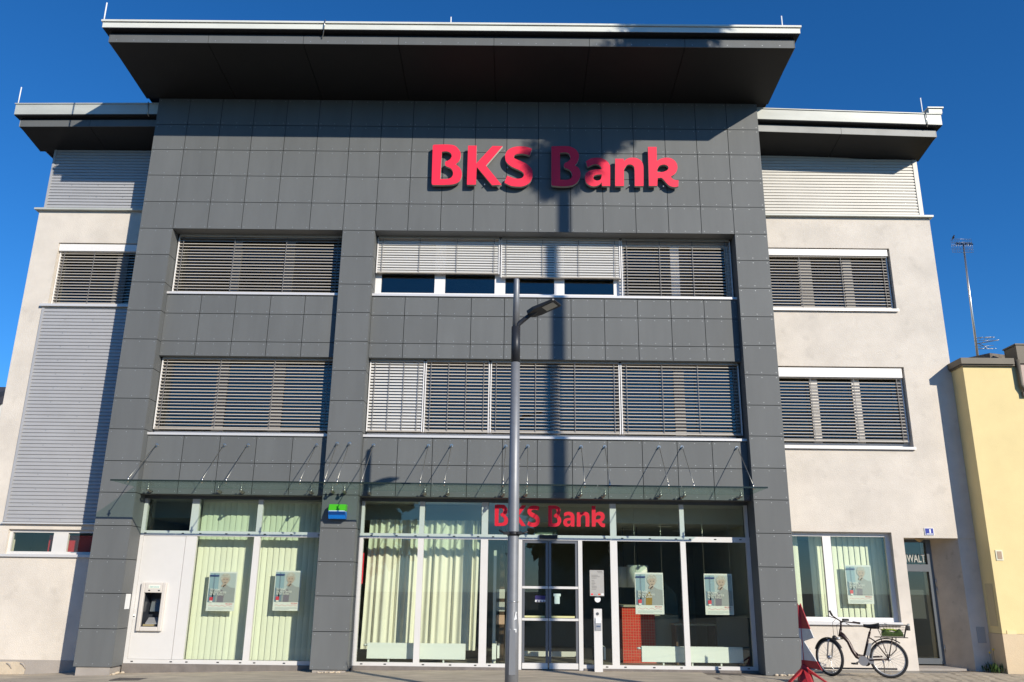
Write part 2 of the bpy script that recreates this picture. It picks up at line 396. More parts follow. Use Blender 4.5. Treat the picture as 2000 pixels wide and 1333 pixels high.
mb = MB().box(XL0+.05, XR1-.05, 1.0, 11, 9.0, 12.4); mb.box(-11.0, 9.4, 8, 11, 0, 11.3); mb.box(-11.02, -10.9, 1.3, 8, 0, 11.2); mb.box(9.3, 9.42, 2.2, 8, 0, 11.2)
obj('rear_wall', mb, M['stucco'], bank)
# foot of the pillars
for a, b in ((XL0, XL1), (XM0, XM1), (XR0, XR1)):
    obj('pillar_foot', B(a+.05, b-.04, .03, .6, -.3, .068), M['plinth'], bank)
# rubble at the foot
for lab, spots in (('broken pale plaster crumbs at the foot of the left pillar', ((-7.50, .10), (-7.49, .28), (-7.47, .40))), ('broken pale plaster crumbs at the foot of the middle pillar', ((-3.58, -.02), (-3.42, -.01), (-3.22, -.02), (-3.30, .0))), ('broken pale plaster crumbs at the foot of the right pillar', ((4.92, -.02), (5.06, -.01), (5.14, -.03)))):
    rb0 = MB()
    for x, y in spots:
        for k in range(5):
            xx, yy, r0 = x+random.uniform(-.06, .06), y+random.uniform(-.03, .03), random.uniform(.010, .028)
            rb0.sphere((xx, yy, gz(xx)+r0*.5), r0, 6, 4, 0, (1.6, 1, .8))
    tag(obj('plaster_rubble', rb0, M['patch']), lab, 'rubble')

# main roof
ZF0, ZF1, YF = 12.275, 12.462, -1.85
RX0, RX1 = -8.49, 5.66
roof = obj('roof', MB().hexa([(RX0, YF+.02, ZF0+.02), (RX1, YF+.02, ZF0+.02), (RX1, 11.2, 12.16), (RX0, 11.2, 12.16), (RX0, YF+.02, 12.53), (RX1, YF+.02, 12.53), (RX1, 11.2, 12.53), (RX0, 11.2, 12.53)]), M['back'], bank)
jx = [RX0]+[-6.44+1.97*k for k in range(6)]+[RX1]
for a, b in zip(jx, jx[1:]):
    f = B(a+.005, b-.005, YF, YF+.015, ZF0, ZF1)
    k = a+.15
    while k < b-.1:
        f.quadv([(k+.011*math.cos(t), YF-.003, ZF0+.05+.011*math.sin(t)) for t in [i*math.pi/3 for i in range(6)]], 1); k += .36
    obj('fascia_panel', f, [M['panel'], M['rivet']], roof)
    zb = lambda y: ZF0+(12.147-ZF0)*(y-YF)/(0-YF)
    y0, y1 = YF+.016, .02
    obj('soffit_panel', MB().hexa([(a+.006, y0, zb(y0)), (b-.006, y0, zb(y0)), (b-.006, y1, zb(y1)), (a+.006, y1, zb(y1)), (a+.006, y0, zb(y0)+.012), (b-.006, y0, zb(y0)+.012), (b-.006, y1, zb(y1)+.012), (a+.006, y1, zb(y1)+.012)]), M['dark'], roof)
for x0, x1 in ((RX0-.012, RX0), (RX1, RX1+.012)):
    obj('side_fascia', MB().hexa([(x0, YF, ZF0), (x1, YF, ZF0), (x1, 11, 12.0), (x0, 11, 12.0), (x0, YF, ZF1), (x1, YF, ZF1), (x1, 11, ZF1), (x0, 11, ZF1)]), M['panel'], roof)
mb = MB().box(RX0-.12, RX1+.10, -1.98, 11.3, 12.535, 12.655)
obj('coping', mb, M['coping'], roof)
obj('coping_cap', MB().box(RX0-.145, RX1+.125, -2.01, 11.33, 12.665, 12.705), M['coping'], roof)
obj('coping_shade_strip', MB().box(RX0-.112, RX1+.092, -1.972, 11.28, 12.520, 12.534), M['back'], roof)  # black strip added to paint in the shade below the coping
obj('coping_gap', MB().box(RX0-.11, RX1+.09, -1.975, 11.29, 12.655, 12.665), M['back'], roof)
# conductor clip on the coping
cx, cz = U(635, 50, -2.0)
obj('conductor_clip', MB().tube([(cx, -2.03, 12.72), (cx-.01, -2.02, 12.56), (cx-.05, -1.9, 12.46), (cx-.08, -1.87, 12.40)], .011, 6), M['steel'], roof)
for px, py, pt, Y in ((208, 40, 6, -1.8), (880, 45, 34, -1.2), (1525, 51, 32, -1.2)):
    x, z = U(px+1, pt, Y)
    obj('lightning_rod', MB().tube([(x, Y, 12.68), (x, Y, z)], .014, 6), M['paper'], roof)

# wing roofs
def wing_roof(x0, x1, zl, zr, rods):
    def zz(x): return zl+(zr-zl)*(x-x0)/(x1-x0)
    yf = .20
    hexz = lambda a, b, y0, y1, d0, d1, e0=0, e1=0: MB().hexa([(a, y0, zz(a)+d0), (b, y0, zz(b)+d0), (b, y1, zz(b)+d0+e0), (a, y1, zz(a)+d0+e0), (a, y0, zz(a)+d1), (b, y0, zz(b)+d1), (b, y1, zz(b)+d1+e1), (a, y1, zz(a)+d1+e1)])
    r = obj('wing_roof', hexz(x0+.01, x1-.01, yf+.02, 11, .02, .235, -.12, 0), M['back'], bank)
    mid = x0+(x1-x0)*(.50 if x0 < 0 else .475)
    for a, b in ((x0, mid), (mid, x1)):
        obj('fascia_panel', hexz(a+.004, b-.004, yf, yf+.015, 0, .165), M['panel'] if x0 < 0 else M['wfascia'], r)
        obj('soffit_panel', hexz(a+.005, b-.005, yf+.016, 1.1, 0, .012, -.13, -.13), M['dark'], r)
    o = -1 if x0 < 0 else 1
    a, b = (x0-.10, x1) if x0 < 0 else (x0, x1+.11)
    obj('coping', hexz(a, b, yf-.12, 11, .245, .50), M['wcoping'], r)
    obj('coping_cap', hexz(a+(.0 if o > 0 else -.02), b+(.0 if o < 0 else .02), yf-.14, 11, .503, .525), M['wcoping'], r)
    obj('coping_shade_strip', hexz(a+.006 if o < 0 else a, b if o < 0 else b-.006, yf-.113, 10.9, .222, .244), M['back'], r)  # same black strip, painting the shade under the wing coping
    xe = x0 if x0 < 0 else x1
    obj('side_fascia', hexz(xe-(.012 if o < 0 else 0), xe+(.012 if o > 0 else 0), yf, 11, -.0, .175, -.1, 0), M['wfascia'], r)
    for px, pt, Y in rods:
        x, z = U(px, pt, Y); obj('lightning_rod', MB().tube([(x, Y, zz(min(max(x, x0), x1))+.5), (x, Y, z)], .013, 6), M['paper'], r)
    return r, zz
lw, lz = wing_roof(-11.38, XL0-.0, 11.505, 11.545, [(42, 171, .25)])
rw, rz = wing_roof(XR1+.0, 9.46, 11.565, 11.458, [(1797.5, 192, .25)])
x = 9.40; obj('coping_end_block', B(9.30, 9.60, .06, 11, rz(9.4)+.53, rz(9.4)+.64), M['wcoping'], rw)
obj('coping_end_cap', B(9.27, 9.63, .03, 11, rz(9.4)+.645, rz(9.4)+.672), M['coping'], rw)
for xx, r, zf in ((9.215, rw, rz), (U(287, 220, .06)[0], lw, lz)):
    z = zf(min(max(xx, -11.3), 9.4)); obj('conductor_clip', MB().tube([(xx, .05, z+.54), (xx+.01, .06, z+.26), (xx+.03, .12, z+.2)], .010, 6), M['steel'], r)

# corrugated cladding
def corrugated(x0, x1, z0, z1, y, m, pitch=.076, trimw=.05, left=True, right=True, depth=.02, rivets=True):
    mb = MB(); prof = []; z = z0
    while z < z1-.001:
        for dz, dy in ((0, 0), (.044, 0), (.052, depth), (.068, depth), (.076, 0)):
            if dz < .0759 or z+pitch >= z1-.001: prof.append((min(z+dz*pitch/.076, z1), y+dy))
        z += pitch
    for (za, ya), (zb_, yb) in zip(prof, prof[1:]):
        mb.quadv([(x0, ya, za), (x1, ya, za), (x1, yb, zb_), (x0, yb, zb_)])
    c = obj('metal_cladding', mb, m, bank)
    if left: obj('edge_trim', B(x0-trimw, x0, y-.012, y+.1, z0, z1), m, c)
    if right: obj('edge_trim', B(x1, x1+trimw, y-.012, y+.1, z0, z1), m, c)
    obj('backing', B(x0, x1, y+.03, y+.12, z0, z1), M['back'], c)
    if rivets:
        rb = MB(); xx = x0+.5
        while xx < x1-.1:
            z = z0+pitch*1.29
            while z < z1-.2:
                rb.quadv([(xx+.012*math.cos(t), y-.003, z-pitch+.02+.012*math.sin(t)) for t in [i*math.pi/3 for i in range(6)]]); z += pitch*4
            xx += .62
        r_ = obj('rivets', rb, M['rivet'], c); r_['kind'] = 'stuff'
    return c
corrugated(-10.95, XL0+.0, 9.83, 11.40, 1.05, M['corr'], right=False)
corrugated(XR1, 9.28, 9.86, 11.42, 1.05, M['corr2'], left=False, trimw=.10)
corrugated(-10.50, XL0+.0, 2.75, 7.40, .945, M['corr'], right=False, pitch=.0775)
obj('cladding_drip', B(-10.57, XL0, .90, 1.0, 2.705, 2.735), M['sill'], bank)
# ledges between stucco and cladding
for x0, x1, z in ((-11.12, XL0, 9.775), (XR1, 9.51, 9.805)):
    obj('ledge', B(x0, x1, .88, 1.2, z, z+.042), M['wcoping'], bank)

# stucco walls with openings
def holed(x0, x1, z0, z1, y, holes, depth, m, name):
    mb = MB(); xs = sorted({x0, x1}|{h[k] for h in holes for k in (0, 1)}); zs = sorted({z0, z1}|{h[k] for h in holes for k in (2, 3)})
    for a, b in zip(xs, xs[1:]):
        for c, d in zip(zs, zs[1:]):
            mx, mz = (a+b)/2, (c+d)/2
            if any(h[0] < mx < h[1] and h[2] < mz < h[3] for h in holes): continue
            mb.quadv([(a, y, c), (b, y, c), (b, y, d), (a, y, d)])
            mb.quadv([(a, y+.30, c), (a, y+.30, d), (b, y+.30, d), (b, y+.30, c)])
    for h in holes:
        dd = h[4] if len(h) > 4 else depth
        a, b, c, d = h[:4]
        for p in ([(a, c), (a, d)], [(b, d), (b, c)], [(a, d), (b, d)], [(b, c), (a, c)]):
            mb.quadv([(p[0][0], y, p[0][1]), (p[1][0], y, p[1][1]), (p[1][0], y+dd, p[1][1]), (p[0][0], y+dd, p[0][1])])
    mb.quadv([(x0, y, z0), (x0, y, z1), (x0, 8, z1), (x0, 8, z0)]); mb.quadv([(x1, y, z0), (x1, 8, z0), (x1, 8, z1), (x1, y, z1)])
    mb.quadv([(x0, y, z1), (x1, y, z1), (x1, y+.4, z1), (x0, y+.4, z1)])
    return obj(name, mb, m, bank)
SY = .97
holed(-11.04, XL0+.3, .08, 9.78, SY, [(-10.46, XL0+.25, 7.49, 8.985), (-10.42, XL0+.25, 2.10, 2.60), (-10.49, XL0+.25, 2.76, 7.38)], .25, M['stucco'], 'stucco_wall')
holed(XR1-.3, 9.45, -.2, 9.81, SY, [(XR1-.25, 8.44, 7.575, 9.045), (XR1-.25, 8.43, 4.50, 6.262), (XR1-.25, 7.742, .955, 2.742), (7.98, 9.449, -.2, 2.64, .7)], .25, M['stucco'], 'stucco_wall')
obj('plinth', B(-11.05, XL0+.2, SY-.004, SY+.2, -.6, .085), M['plinth'], bank)
pt = [(-10.6, -.3), (-9.62, -.3), (-9.60, -.05), (-9.66, .03), (-9.8, .05), (-10.1, .045), (-10.4, .06), (-10.6, .05)]
obj('plinth_patch', MB().prism([(a, b) for a, b in pt], SY-.012, SY-.003), M['patch'], bank)
for px, py, dx, dz in ((20, 1300, .06, -.10), (47, 1300, .07, -.09)):
    x, z = U(px-8, py-4, SY-.02); obj('scrape', MB().tube([(x, SY-.013, z), (x+.07, SY-.014, z-.02), (x+.12, SY-.013, z-.10)], [.012, .022, .008], 6), M['plinth'], bank)
obj('base_joint', B(5.45, 7.55, SY-.006, SY+.05, .105, .135), M['back'], bank)
# recess of the side door
holed_dummy = None
obj('recess_wall', MB().hexa([(8.745, 1.5, -.2), (9.10, .992, -.2), (9.2, 1.9, -.2), (8.745, 1.9, -.2), (8.745, 1.5, 2.64), (9.10, .992, 2.64), (9.2, 1.9, 2.64), (8.745, 1.9, 2.64)]), M['dirty_bounce'], bank)
obj('recess_pier', B(9.10, 9.47, .99, 1.9, -.2, 2.645), M['stucco'], bank)
obj('recess_soffit', B(7.98, 9.45, SY+.01, 1.6, 2.642, 2.7), M['stucco'], bank)
obj('door_step', MB().hexa([(7.7, 1.02, -.1), (9.0, 1.10, -.1), (8.9, 1.6, -.1), (7.7, 1.6, -.1), (7.7, 1.02, .135), (9.0, 1.10, .13), (8.9, 1.6, .155), (7.7, 1.6, .155)]), M['plinth'], bank)
sd = obj('side_door', MB().box(7.68, 7.78, 1.47, 1.55, .18, 2.64).box(8.655, 8.755, 1.47, 1.55, .18, 2.64).box(7.78, 8.655, 1.47, 1.55, .18, .29).box(7.78, 8.655, 1.47, 1.55, 1.985, 2.13).box(7.78, 8.655, 1.48, 1.55, 2.58, 2.64), M['darkframe'], bank)
obj('pane', B(7.78, 8.655, 1.52, 1.53, .29, 1.985), M['glass'], sd); obj('pane', B(7.78, 8.655, 1.52, 1.53, 2.13, 2.58), M['glass'], sd)
for z in (.42, 1.72, 1.55): obj('hinge', MB().tube([(8.765, 1.455, z), (8.765, 1.455, z+.13)], .012, 8), M['steel'], sd)
text('lettering', 'ANWALT', .235, (8.05, 1.515, 2.175), mat('etched', (.42, .42, .38), .8), sd, width=.585, bold=.004)
obj('notice_sheet', B(8.12, 8.52, 1.535, 1.538, 1.05, 1.62), mat('notice_dark', (.015, .017, .014), .6), sd)
obj('hallway', MB().box(7.4, 8.9, 3.2, 3.3, 0, 2.7).box(7.4, 7.5, 1.6, 3.2, 0, 2.7).box(8.8, 8.9, 1.95, 3.2, 0, 2.7).box(7.4, 8.9, 1.6, 3.2, .1, .15).box(7.4, 8.9, 1.6, 3.2, 2.66, 2.72), mat('hall_wall', (.055, .06, .038), .9), bank)

# ------------------------------------------------------------------ upper windows
def window(x0, x1, z0, z1, y, mull, fm, sill=None, fr=.07, room=True, name='window'):
    mb = MB().box(x0, x1, y, y+.07, z0, z0+fr).box(x0, x1, y, y+.07, z1-fr, z1).box(x0, x0+fr, y, y+.07, z0+fr, z1-fr).box(x1-fr, x1, y, y+.07, z0+fr, z1-fr)
    for m, w in mull: mb.box(m-w/2, m+w/2, y+.002, y+.07, z0+fr, z1-fr)
    w_ = obj(name, mb, fm, bank)
    ed = [x0+fr]+[v for m, w in mull for v in (m-w/2, m+w/2)]+[x1-fr]
    for a, b in zip(ed[::2], ed[1::2]):
        if b-a > .05: obj('pane', B(a, b, y+.035, y+.045, z0+fr, z1-fr), M['wglass'], w_)
    if sill:
        sy, sh, ex = sill; obj('sill', B(x0-ex[0], x1+ex[1], sy, y+.03, z0-sh, z0+.004), M['sill'], w_)
    if room:
        obj('room', MB().box(x0-.3, x1+.3, y+2.5, y+2.6, z0-.5, z1+.3).box(x0-.3, x1+.3, y+.15, y+2.5, z1+.15, z1+.25).box(x0-.3, x1+.3, y+.15, y+2.5, z0-.6, z0-.5).box(x0-.4, x0-.3, y+.15, y+2.6, z0-.6, z1+.25).box(x1+.3, x1+.4, y+.15, y+2.6, z0-.6, z1+.25), M['inwall'], w_)
    return w_
WY = .44
window(XL1, XM0, 7.535, 8.93, WY, [(-6.17, .19), (-5.0, .19)], M['shadeframe'], (SPY-.035, .045, (-.0, 0)))
window(XM1, XR0, 7.535, 8.93, WY, [(-1.68, .23), (-.37, .23), (.92, .22), (2.22, .24), (3.45, .19)], M['white'], (SPY-.035, .045, (0, 0)), fr=.13)
window(XL1, XM0, 4.50, 6.125, WY, [(-6.18, .24), (-5.0, .26)], M['shadeframe'], (SPY-.035, .045, (0, 0)))
window(XM1, XR0, 4.50, 6.125, WY, [(-1.90, .1), (-.54, .1), (.82, .2), (2.18, .16), (3.42, .22)], M['shadeframe'], (SPY-.035, .045, (0, 0)), fr=.09)
window(-10.46, XL0+.2, 7.49, 8.985, 1.16, [(-9.03, .25)], M['shadeframe'], (SY-.07, .05, (.14, 0)))
window(XR1-.2, 8.44, 7.575, 9.045, 1.16, [(6.55, .30), (7.52, .2)], M['shadeframe'], (SY-.06, .05, (0, .02)))
window(XR1-.2, 8.43, 4.50, 6.262, 1.16, [(6.5, .17), (7.42, .17)], M['alu'], (SY-.06, .05, (0, .02)), fr=.11)
wn = window(-10.42, XL0+.2, 2.10, 2.60, 1.04, [(-9.36, .30)], M['alu'], (SY-.05, .05, (.6, .0)), fr=.06, room=False)
for c in list(wn.children):
    if c.name.startswith('pane'): c.data.materials[0] = M['glass']
for x0, x1, z0, z1, y in ((XL1+.02, XM0-.12, 4.505, 4.575, WY-.012), (XM1+.02, XR0-.15, 4.505, 4.585, WY-.012)):
    obj('lower_frame_rail', B(x0, x1, y-.02, y+.01, z0, z1), M['white'], bank)
# red hoarding seen in the narrow windows is an interior board
# blind casings on the wings
for x0, x1, z0, z1 in ((-10.45, XL0, 8.80, 8.965), (XR1, 8.40, 8.875, 9.025), (XR1, 8.39, 6.03, 6.235)):
    obj('blind_casing', B(x0, x1, 1.0, 1.14, z0, z1), M['white'], bank)
# grey mullion curtains inside upper windows
# ------------------------------------------------------------------ venetian blinds
SLM = {}
def slat_mesh(w, dep=.053, m='slat'):
    k = (round(w, 3), m)
    if k in SLM: return SLM[k]
    mb = MB(); prof = [(-dep/2, -.009), (-dep/2+.006, -.003), (-dep/4, .004), (0, .006), (dep/4, .004), (dep/2-.004, -.001)]
    t = .0016
    for (ya, za), (yb, zb_) in zip(prof, prof[1:]):
        mb.quadv([(-w/2, ya, za), (w/2, ya, za), (w/2, yb, zb_), (-w/2, yb, zb_)], 0, True)
        mb.quadv([(-w/2, ya, za-t), (-w/2, yb, zb_-t), (w/2, yb, zb_-t), (w/2, ya, za-t)], 0, True)
    mb.quadv([(-w/2, prof[0][0], prof[0][1]-t), (w/2, prof[0][0], prof[0][1]-t), (w/2, prof[0][0], prof[0][1]), (-w/2, prof[0][0], prof[0][1])])
    SLM[k] = mb.mesh('slat', [M[m]]); return SLM[k]
def blind(x0, x1, zt, zb_, y, tilt, label, pitch=.0695, rails=(1, 1), group='exterior venetian blinds', cords=4, bottom=True):
    b = thing('venetian_blind', label, 'blind', ((x0+x1)/2, y, zb_), group)
    w = x1-x0-.05; z = zb_+.05; me = slat_mesh(w, m='slat_lit' if tilt > 40 else 'slat'); n = 0
    while z < zt-.03:
        o = link('slat', me, b, ((x0+x1)/2, y, z+random.uniform(-.002, .002))); o.rotation_euler = (R(tilt+random.uniform(-2.5, 2.5)), random.uniform(-.0009, .0009), random.uniform(-.0006, .0006)); z += pitch; n += 1
    if bottom: obj('bottom_rail', B(x0+.03, x1-.03, y-.035, y+.035, zb_, zb_+.024), M['slat'], b)
    if rails[0]: obj('guide_rail', B(x0, x0+.022, y-.025, y+.025, min(zb_, zb_), zt), M['white'], b)
    if rails[1]: obj('guide_rail', B(x1-.022, x1, y-.025, y+.025, zb_, zt), M['white'], b)
    obj('head_box', B(x0+.02, x1-.02, y-.05, y+.05, zt-.02, zt+.03), M['slat'], b)
    for c in range(cords):
        xx = x0+.12+(x1-x0-.24)*c/(cords-1)
        obj('ladder_cord', B(xx-.006, xx+.006, y-.043, y-.038, zb_+.02, zt), mat('cord_grey', (.22, .21, .20), .8), b)
    return b
BY = .335
OT, OL = 21, 15
blind(XL1+.03, XM0-.02, 8.90, 7.56, BY, OT, 'open slat blind covering the upper window of the narrow left bay')
b1 = blind(XM1+.02, -.385, 8.90, 8.075, BY, 58, 'closed blind half raised over two white panes beside the upper window pillar', .058, group=None)
b2 = blind(-.355, 2.245, 8.90, 8.000, BY, 58, 'closed blind half raised above the lamp post tip', .058, group=None)
blind(2.265, XR0-.03, 8.90, 7.56, BY, OT, 'open slat blind fully lowered beside the two half raised blinds')
blind(XL1+.03, XM0-.02, 6.10, 4.60, BY, OL, 'open slat blind covering the lower window of the narrow left bay')
blind(XM1+.02, -1.915, 6.10, 4.60, BY, 50, 'narrow nearly closed blind at the pillar end of the lower window row', .064, group=None)
blind(-1.895, -.55, 6.10, 4.60, BY, 24, 'narrow half open blind next to the nearly closed one')
blind(-.53, 2.165, 6.10, 4.60, BY, OL, 'wide open slat blind behind the lamp post in the lower window row')
blind(2.185, XR0-.03, 6.10, 4.60, BY, OL, 'open slat blind at the right pillar end of the lower window row')
blind(-10.44, XL0+.05, 8.80, 7.53, 1.08, OT, 'open slat blind in the window of the left stucco wing', rails=(1, 0))
blind(XR1-.05, 8.40, 8.87, 7.62, 1.08, OT, 'open slat blind in the upper window of the right stucco wing', rails=(0, 1))
blind(XR1-.05, 8.39, 6.03, 4.63, 1.08, OL, 'open slat blind in the lower window of the right stucco wing', rails=(0, 1))

# ------------------------------------------------------------------ shop front
FY = .46
def bar(sf, name, x0, x1, z0, z1, y0=FY, y1=FY+.09, m=None): return obj(name, B(x0, x1, y0, y1, z0, z1), m or M['alu'], sf)
def slots(par, xs, z, y=FY-.002):
    mb = MB()
    for x in xs: mb.box(x-.022, x+.022, y-.004, y+.01, z-.009, z+.009)
    obj('drain_slot', mb, M['back'], par)
def pane(sf, x0, x1, z0, z1, y=FY+.045): return obj('pane', B(x0, x1, y, y+.012, z0, z1), M['glass'], sf)
ZT0, ZT1, ZTOP, ZB = 2.475, 2.575, 3.205, .165
sl_ = obj('shop_front', B(XL1, XM0, FY+.0, FY+.1, ZTOP, 3.268), M['darkframe'], bank)
bar(sl_, 'mullion', XL1, XL1+.07, .09, ZTOP); bar(sl_, 'mullion', -5.185, -5.065, ZB, ZT0); bar(sl_, 'mullion', -5.17, -5.07, ZT1, ZTOP); bar(sl_, 'mullion', XM0-.07, XM0, .09, ZTOP)
bar(sl_, 'mullion', -6.50, -6.355, ZT1, ZTOP)
bar(sl_, 'transom', XL1+.07, XM0-.07, ZT0, ZT1); bar(sl_, 'bottom_rail', XL1+.07, XM0-.07, .09, ZB)
slots(sl_, (-7.37, -6.62, -6.27, -5.75, -5.3, -4.98, -4.45, -3.9), ZT0+.05); slots(sl_, (-7.3, -6.55, -6.25, -5.65, -5.22, -4.95, -4.38), .125)
pane(sl_, XL1+.07, -6.50, ZT1, ZTOP); pane(sl_, -6.355, -5.17, ZT1, ZTOP); pane(sl_, -5.07, XM0-.07, ZT1, ZTOP); pane(sl_, -6.33, -5.185, ZB, ZT0); pane(sl_, -5.065, XM0-.07, ZB, ZT0)
hx0, hx1, hz0, hz1 = -7.235, -6.855, .74, 1.40
obj('metal_panel', MB().box(XL1+.075, hx0, FY+.012, FY+.08, ZB+.004, ZT0-.004).box(hx1, -6.555, FY+.012, FY+.08, ZB+.004, ZT0-.004).box(hx0, hx1, FY+.012, FY+.08, ZB+.004, hz0).box(hx0, hx1, FY+.012, FY+.08, hz1, ZT0-.004), M['alu'], sl_)
obj('metal_panel', B(-6.545, -6.33, FY+.008, FY+.08, ZB+.004, ZT0-.004), M['alu'], sl_)
obj('kerb_stone', B(XL1, XM0, FY-.03, FY+.3, -.3, .088), M['kerb'], sl_)
sr = obj('shop_front', B(XM1, XR0, FY, FY+.1, ZTOP, 3.268), M['darkframe'], bank)
MX = [(XM1, XM1+.075), (-1.915, -1.80), (-.665, -.52), (1.905, 2.045), (3.30, 3.405), (XR0-.075, XR0)]
for a, b in MX: bar(sr, 'mullion', a, b, .10, ZT0); bar(sr, 'mullion', a+.008, b-.008, ZT1, ZTOP)
bar(sr, 'transom', XM1, XR0, ZT0, ZT1)
for a, b in ((.075, .16), (1.268, 1.35)): bar(sr, 'mullion', a, b, .06, ZT0)
for a, b in ((MX[0][1], MX[1][0]), (MX[1][1], MX[2][0]), (MX[2][1], .075), (1.35, MX[3][0]), (MX[3][1], MX[4][0]), (MX[4][1], MX[5][0])):
    bar(sr, 'bottom_rail', a, b, .10, ZB); pane(sr, a, b, ZB, ZT0)
for a, b in ((MX[0][1], MX[1][0]), (MX[1][1], MX[2][0]), (MX[2][1], MX[3][0]), (MX[3][1], MX[4][0]), (MX[4][1], MX[5][0])): pane(sr, a, b, ZT1, ZTOP)
slots(sr, (-2.85, -2.35, -1.97, -1.72, -1.2, -.72, -.42, .68, 1.8, 2.15, 2.7, 3.22, 3.5, 4.0, 4.5), ZT0+.055); slots(sr, (-2.9, -2.45, -1.72, -1.2, -.72, -.45, 1.8, 2.15, 2.7, 3.22, 3.95, 4.5), .132)
obj('kerb_stone', MB().box(XM1, .07, FY-.02, FY+.3, -.3, .098).box(1.36, XR0, FY-.02, FY+.3, -.3, .098).box(.07, 1.36, FY-.03, FY+.3, -.3, .062), M['kerb'], sr)
# sliding door
for a, b in ((.165, .675), (.685, 1.262)):
    d = obj('door_leaf', MB().box(a, a+.05, FY+.02, FY+.06, .16, 2.47).box(b-.05, b, FY+.02, FY+.06, .16, 2.47).box(a, b, FY+.02, FY+.06, .075, .19).box(a+.05, b-.05, FY+.02, FY+.06, 2.42, 2.47), mat('door_profile', (.17, .175, .19), .4, .4), sr)
    obj('pane', B(a+.05, b-.05, FY+.036, FY+.044, .19, 2.42), M['glass'], d)
    for z in (1.55, .955): obj('push_bar', B(a+.0, b-.0, FY+.0, FY+.025, z, z+.045), M['alu'], d)
    obj('kick_rail', B(a+.01, b-.01, FY+.012, FY+.03, .08, .185), M['alu'], d)
    obj('yellow_strip', B(a+.02, b-.07, FY+.03, FY+.035, 1.01, 1.045), mat('strip_yellow', (.65, .62, .30), .6), d)
obj('door_sensor', B(.50, .86, FY-.05, FY+.005, 2.50, 2.575), M['black'], sr)
st = MB().box(.42, .62, FY+.028, FY+.033, 1.30, 1.42, 0).box(.42, .62, FY+.027, FY+.032, 1.30, 1.34, 1)
for q in (.45, .51, .57): st.box(q, q+.035, FY+.025, FY+.03, 1.305, 1.33, 0)
obj('door_sticker', st, [mat('sticker_purple', (.03, .02, .12), .5), M['paper']], sr)
st = MB().box(.80, .90, FY+.028, FY+.033, 1.27, 1.44, 0).box(.78, .92, FY+.027, FY+.031, 1.41, 1.46, 0); obj('door_sticker', st, mat('sticker_mint', (.55, .68, .60), .5), sr)
# right wing ground floor window
wr = window(XR1-.2, 7.742, .985, 2.742, 1.10, [(6.445, .17)], M['white'], (SY-.06, .055, (0, .0)), fr=.085, room=False)
for c in list(wr.children):
    if c.name.startswith('pane'): c.data.materials[0] = M['glass']

# ------------------------------------------------------------------ interior of the ground floor
inn = thing('banking_hall', 'dark banking hall interior behind the shop front glass', 'interior', (-1, 3, .08))
obj('floor', B(-8, 9, .58, 7, -.05, .09), M['floor'], inn)
obj('ceiling', B(-8, 9, 1.5, 7, 2.9, 3.0), M['inceil'], inn); obj('ceiling_edge', B(-8, 5.2, .60, 1.5, 3.22, 3.30), M['inceil'], inn); obj('ceiling_step', B(-8, 5.2, 1.44, 1.5, 2.9, 3.22), M['inceil'], inn)
obj('back_wall', B(-8, 9, 7, 7.1, 0, 3.1), M['inwall'], inn)
obj('side_wall', B(-8.2, -7.9, .6, 7, 0, 3.3), M['inwall'], inn); obj('side_wall', B(4.9, 5.0, .62, 7, 0, 3.3), M['inwall'], inn); obj('partition', B(-3.6, -3.5, .62, 7, 0, 3.3), M['inwall'], inn)
obj('lobby_wall', B(-.30, -.2, 1.9, 4.5, 0, 2.9), M['inwood'], inn)
obj('room_partition', B(-6.5, -6.42, .6, 4, 0, 3.3), M['inwall'], inn)
for x, y in ((3.3, 2.2), (2.6, 3.4), (3.9, 3.6)): obj('downlight', B(x-.15, x+.15, y-.05, y+.05, 2.885, 2.899), M['paper'], inn)
# lobby side glazing frames
for x in (.02, 1.42):
    obj('lobby_post', B(x-.03, x+.03, 1.9, 1.97, .09, 2.6), M['alu'], inn)
obj('lobby_rail', B(.0, 1.45, 1.9, 1.97, .2, .30), M['alu'], inn)

def vertical_blind(x0, x1, z0, z1, y, ang, label, w=.127, gap=(), dark=None):
    t = thing('vertical_blind', label, 'blind', ((x0+x1)/2, y, z0), 'vertical slat blinds')
    me = MB(); k = 4
    for i in range(k):
        a, b = -w/2+w*i/k, -w/2+w*(i+1)/k; f = lambda u: -.008*(1-(2*u/w)**2)
        me.quadv([(a, f(a), 0), (b, f(b), 0), (b, f(b), z1-z0), (a, f(a), z1-z0)], 0, True)
    me = me.mesh('slat', [M['vblind']])
    x = x0+w/2
    while x < x1:
        if not any(a < x < b for a, b in gap):
            o = link('slat', me, t, (x, y, z0)); o.rotation_euler = (0, 0, R(ang+random.uniform(-5, 5)))
        x += w*.93
    obj('head_rail', B(x0, x1, y-.02, y+.02, z1, z1+.04), M['alu'], t)
    return t
vertical_blind(-6.40, XM0-.1, .15, 3.17, .80, 9, 'cream vertical slat blind inside the shop window beside the cash machine')
vertical_blind(5.35, 7.75, .95, 2.70, 1.42, 8, 'cream vertical slat blind in the ground floor window behind the bicycle', gap=((5.98, 6.13),))

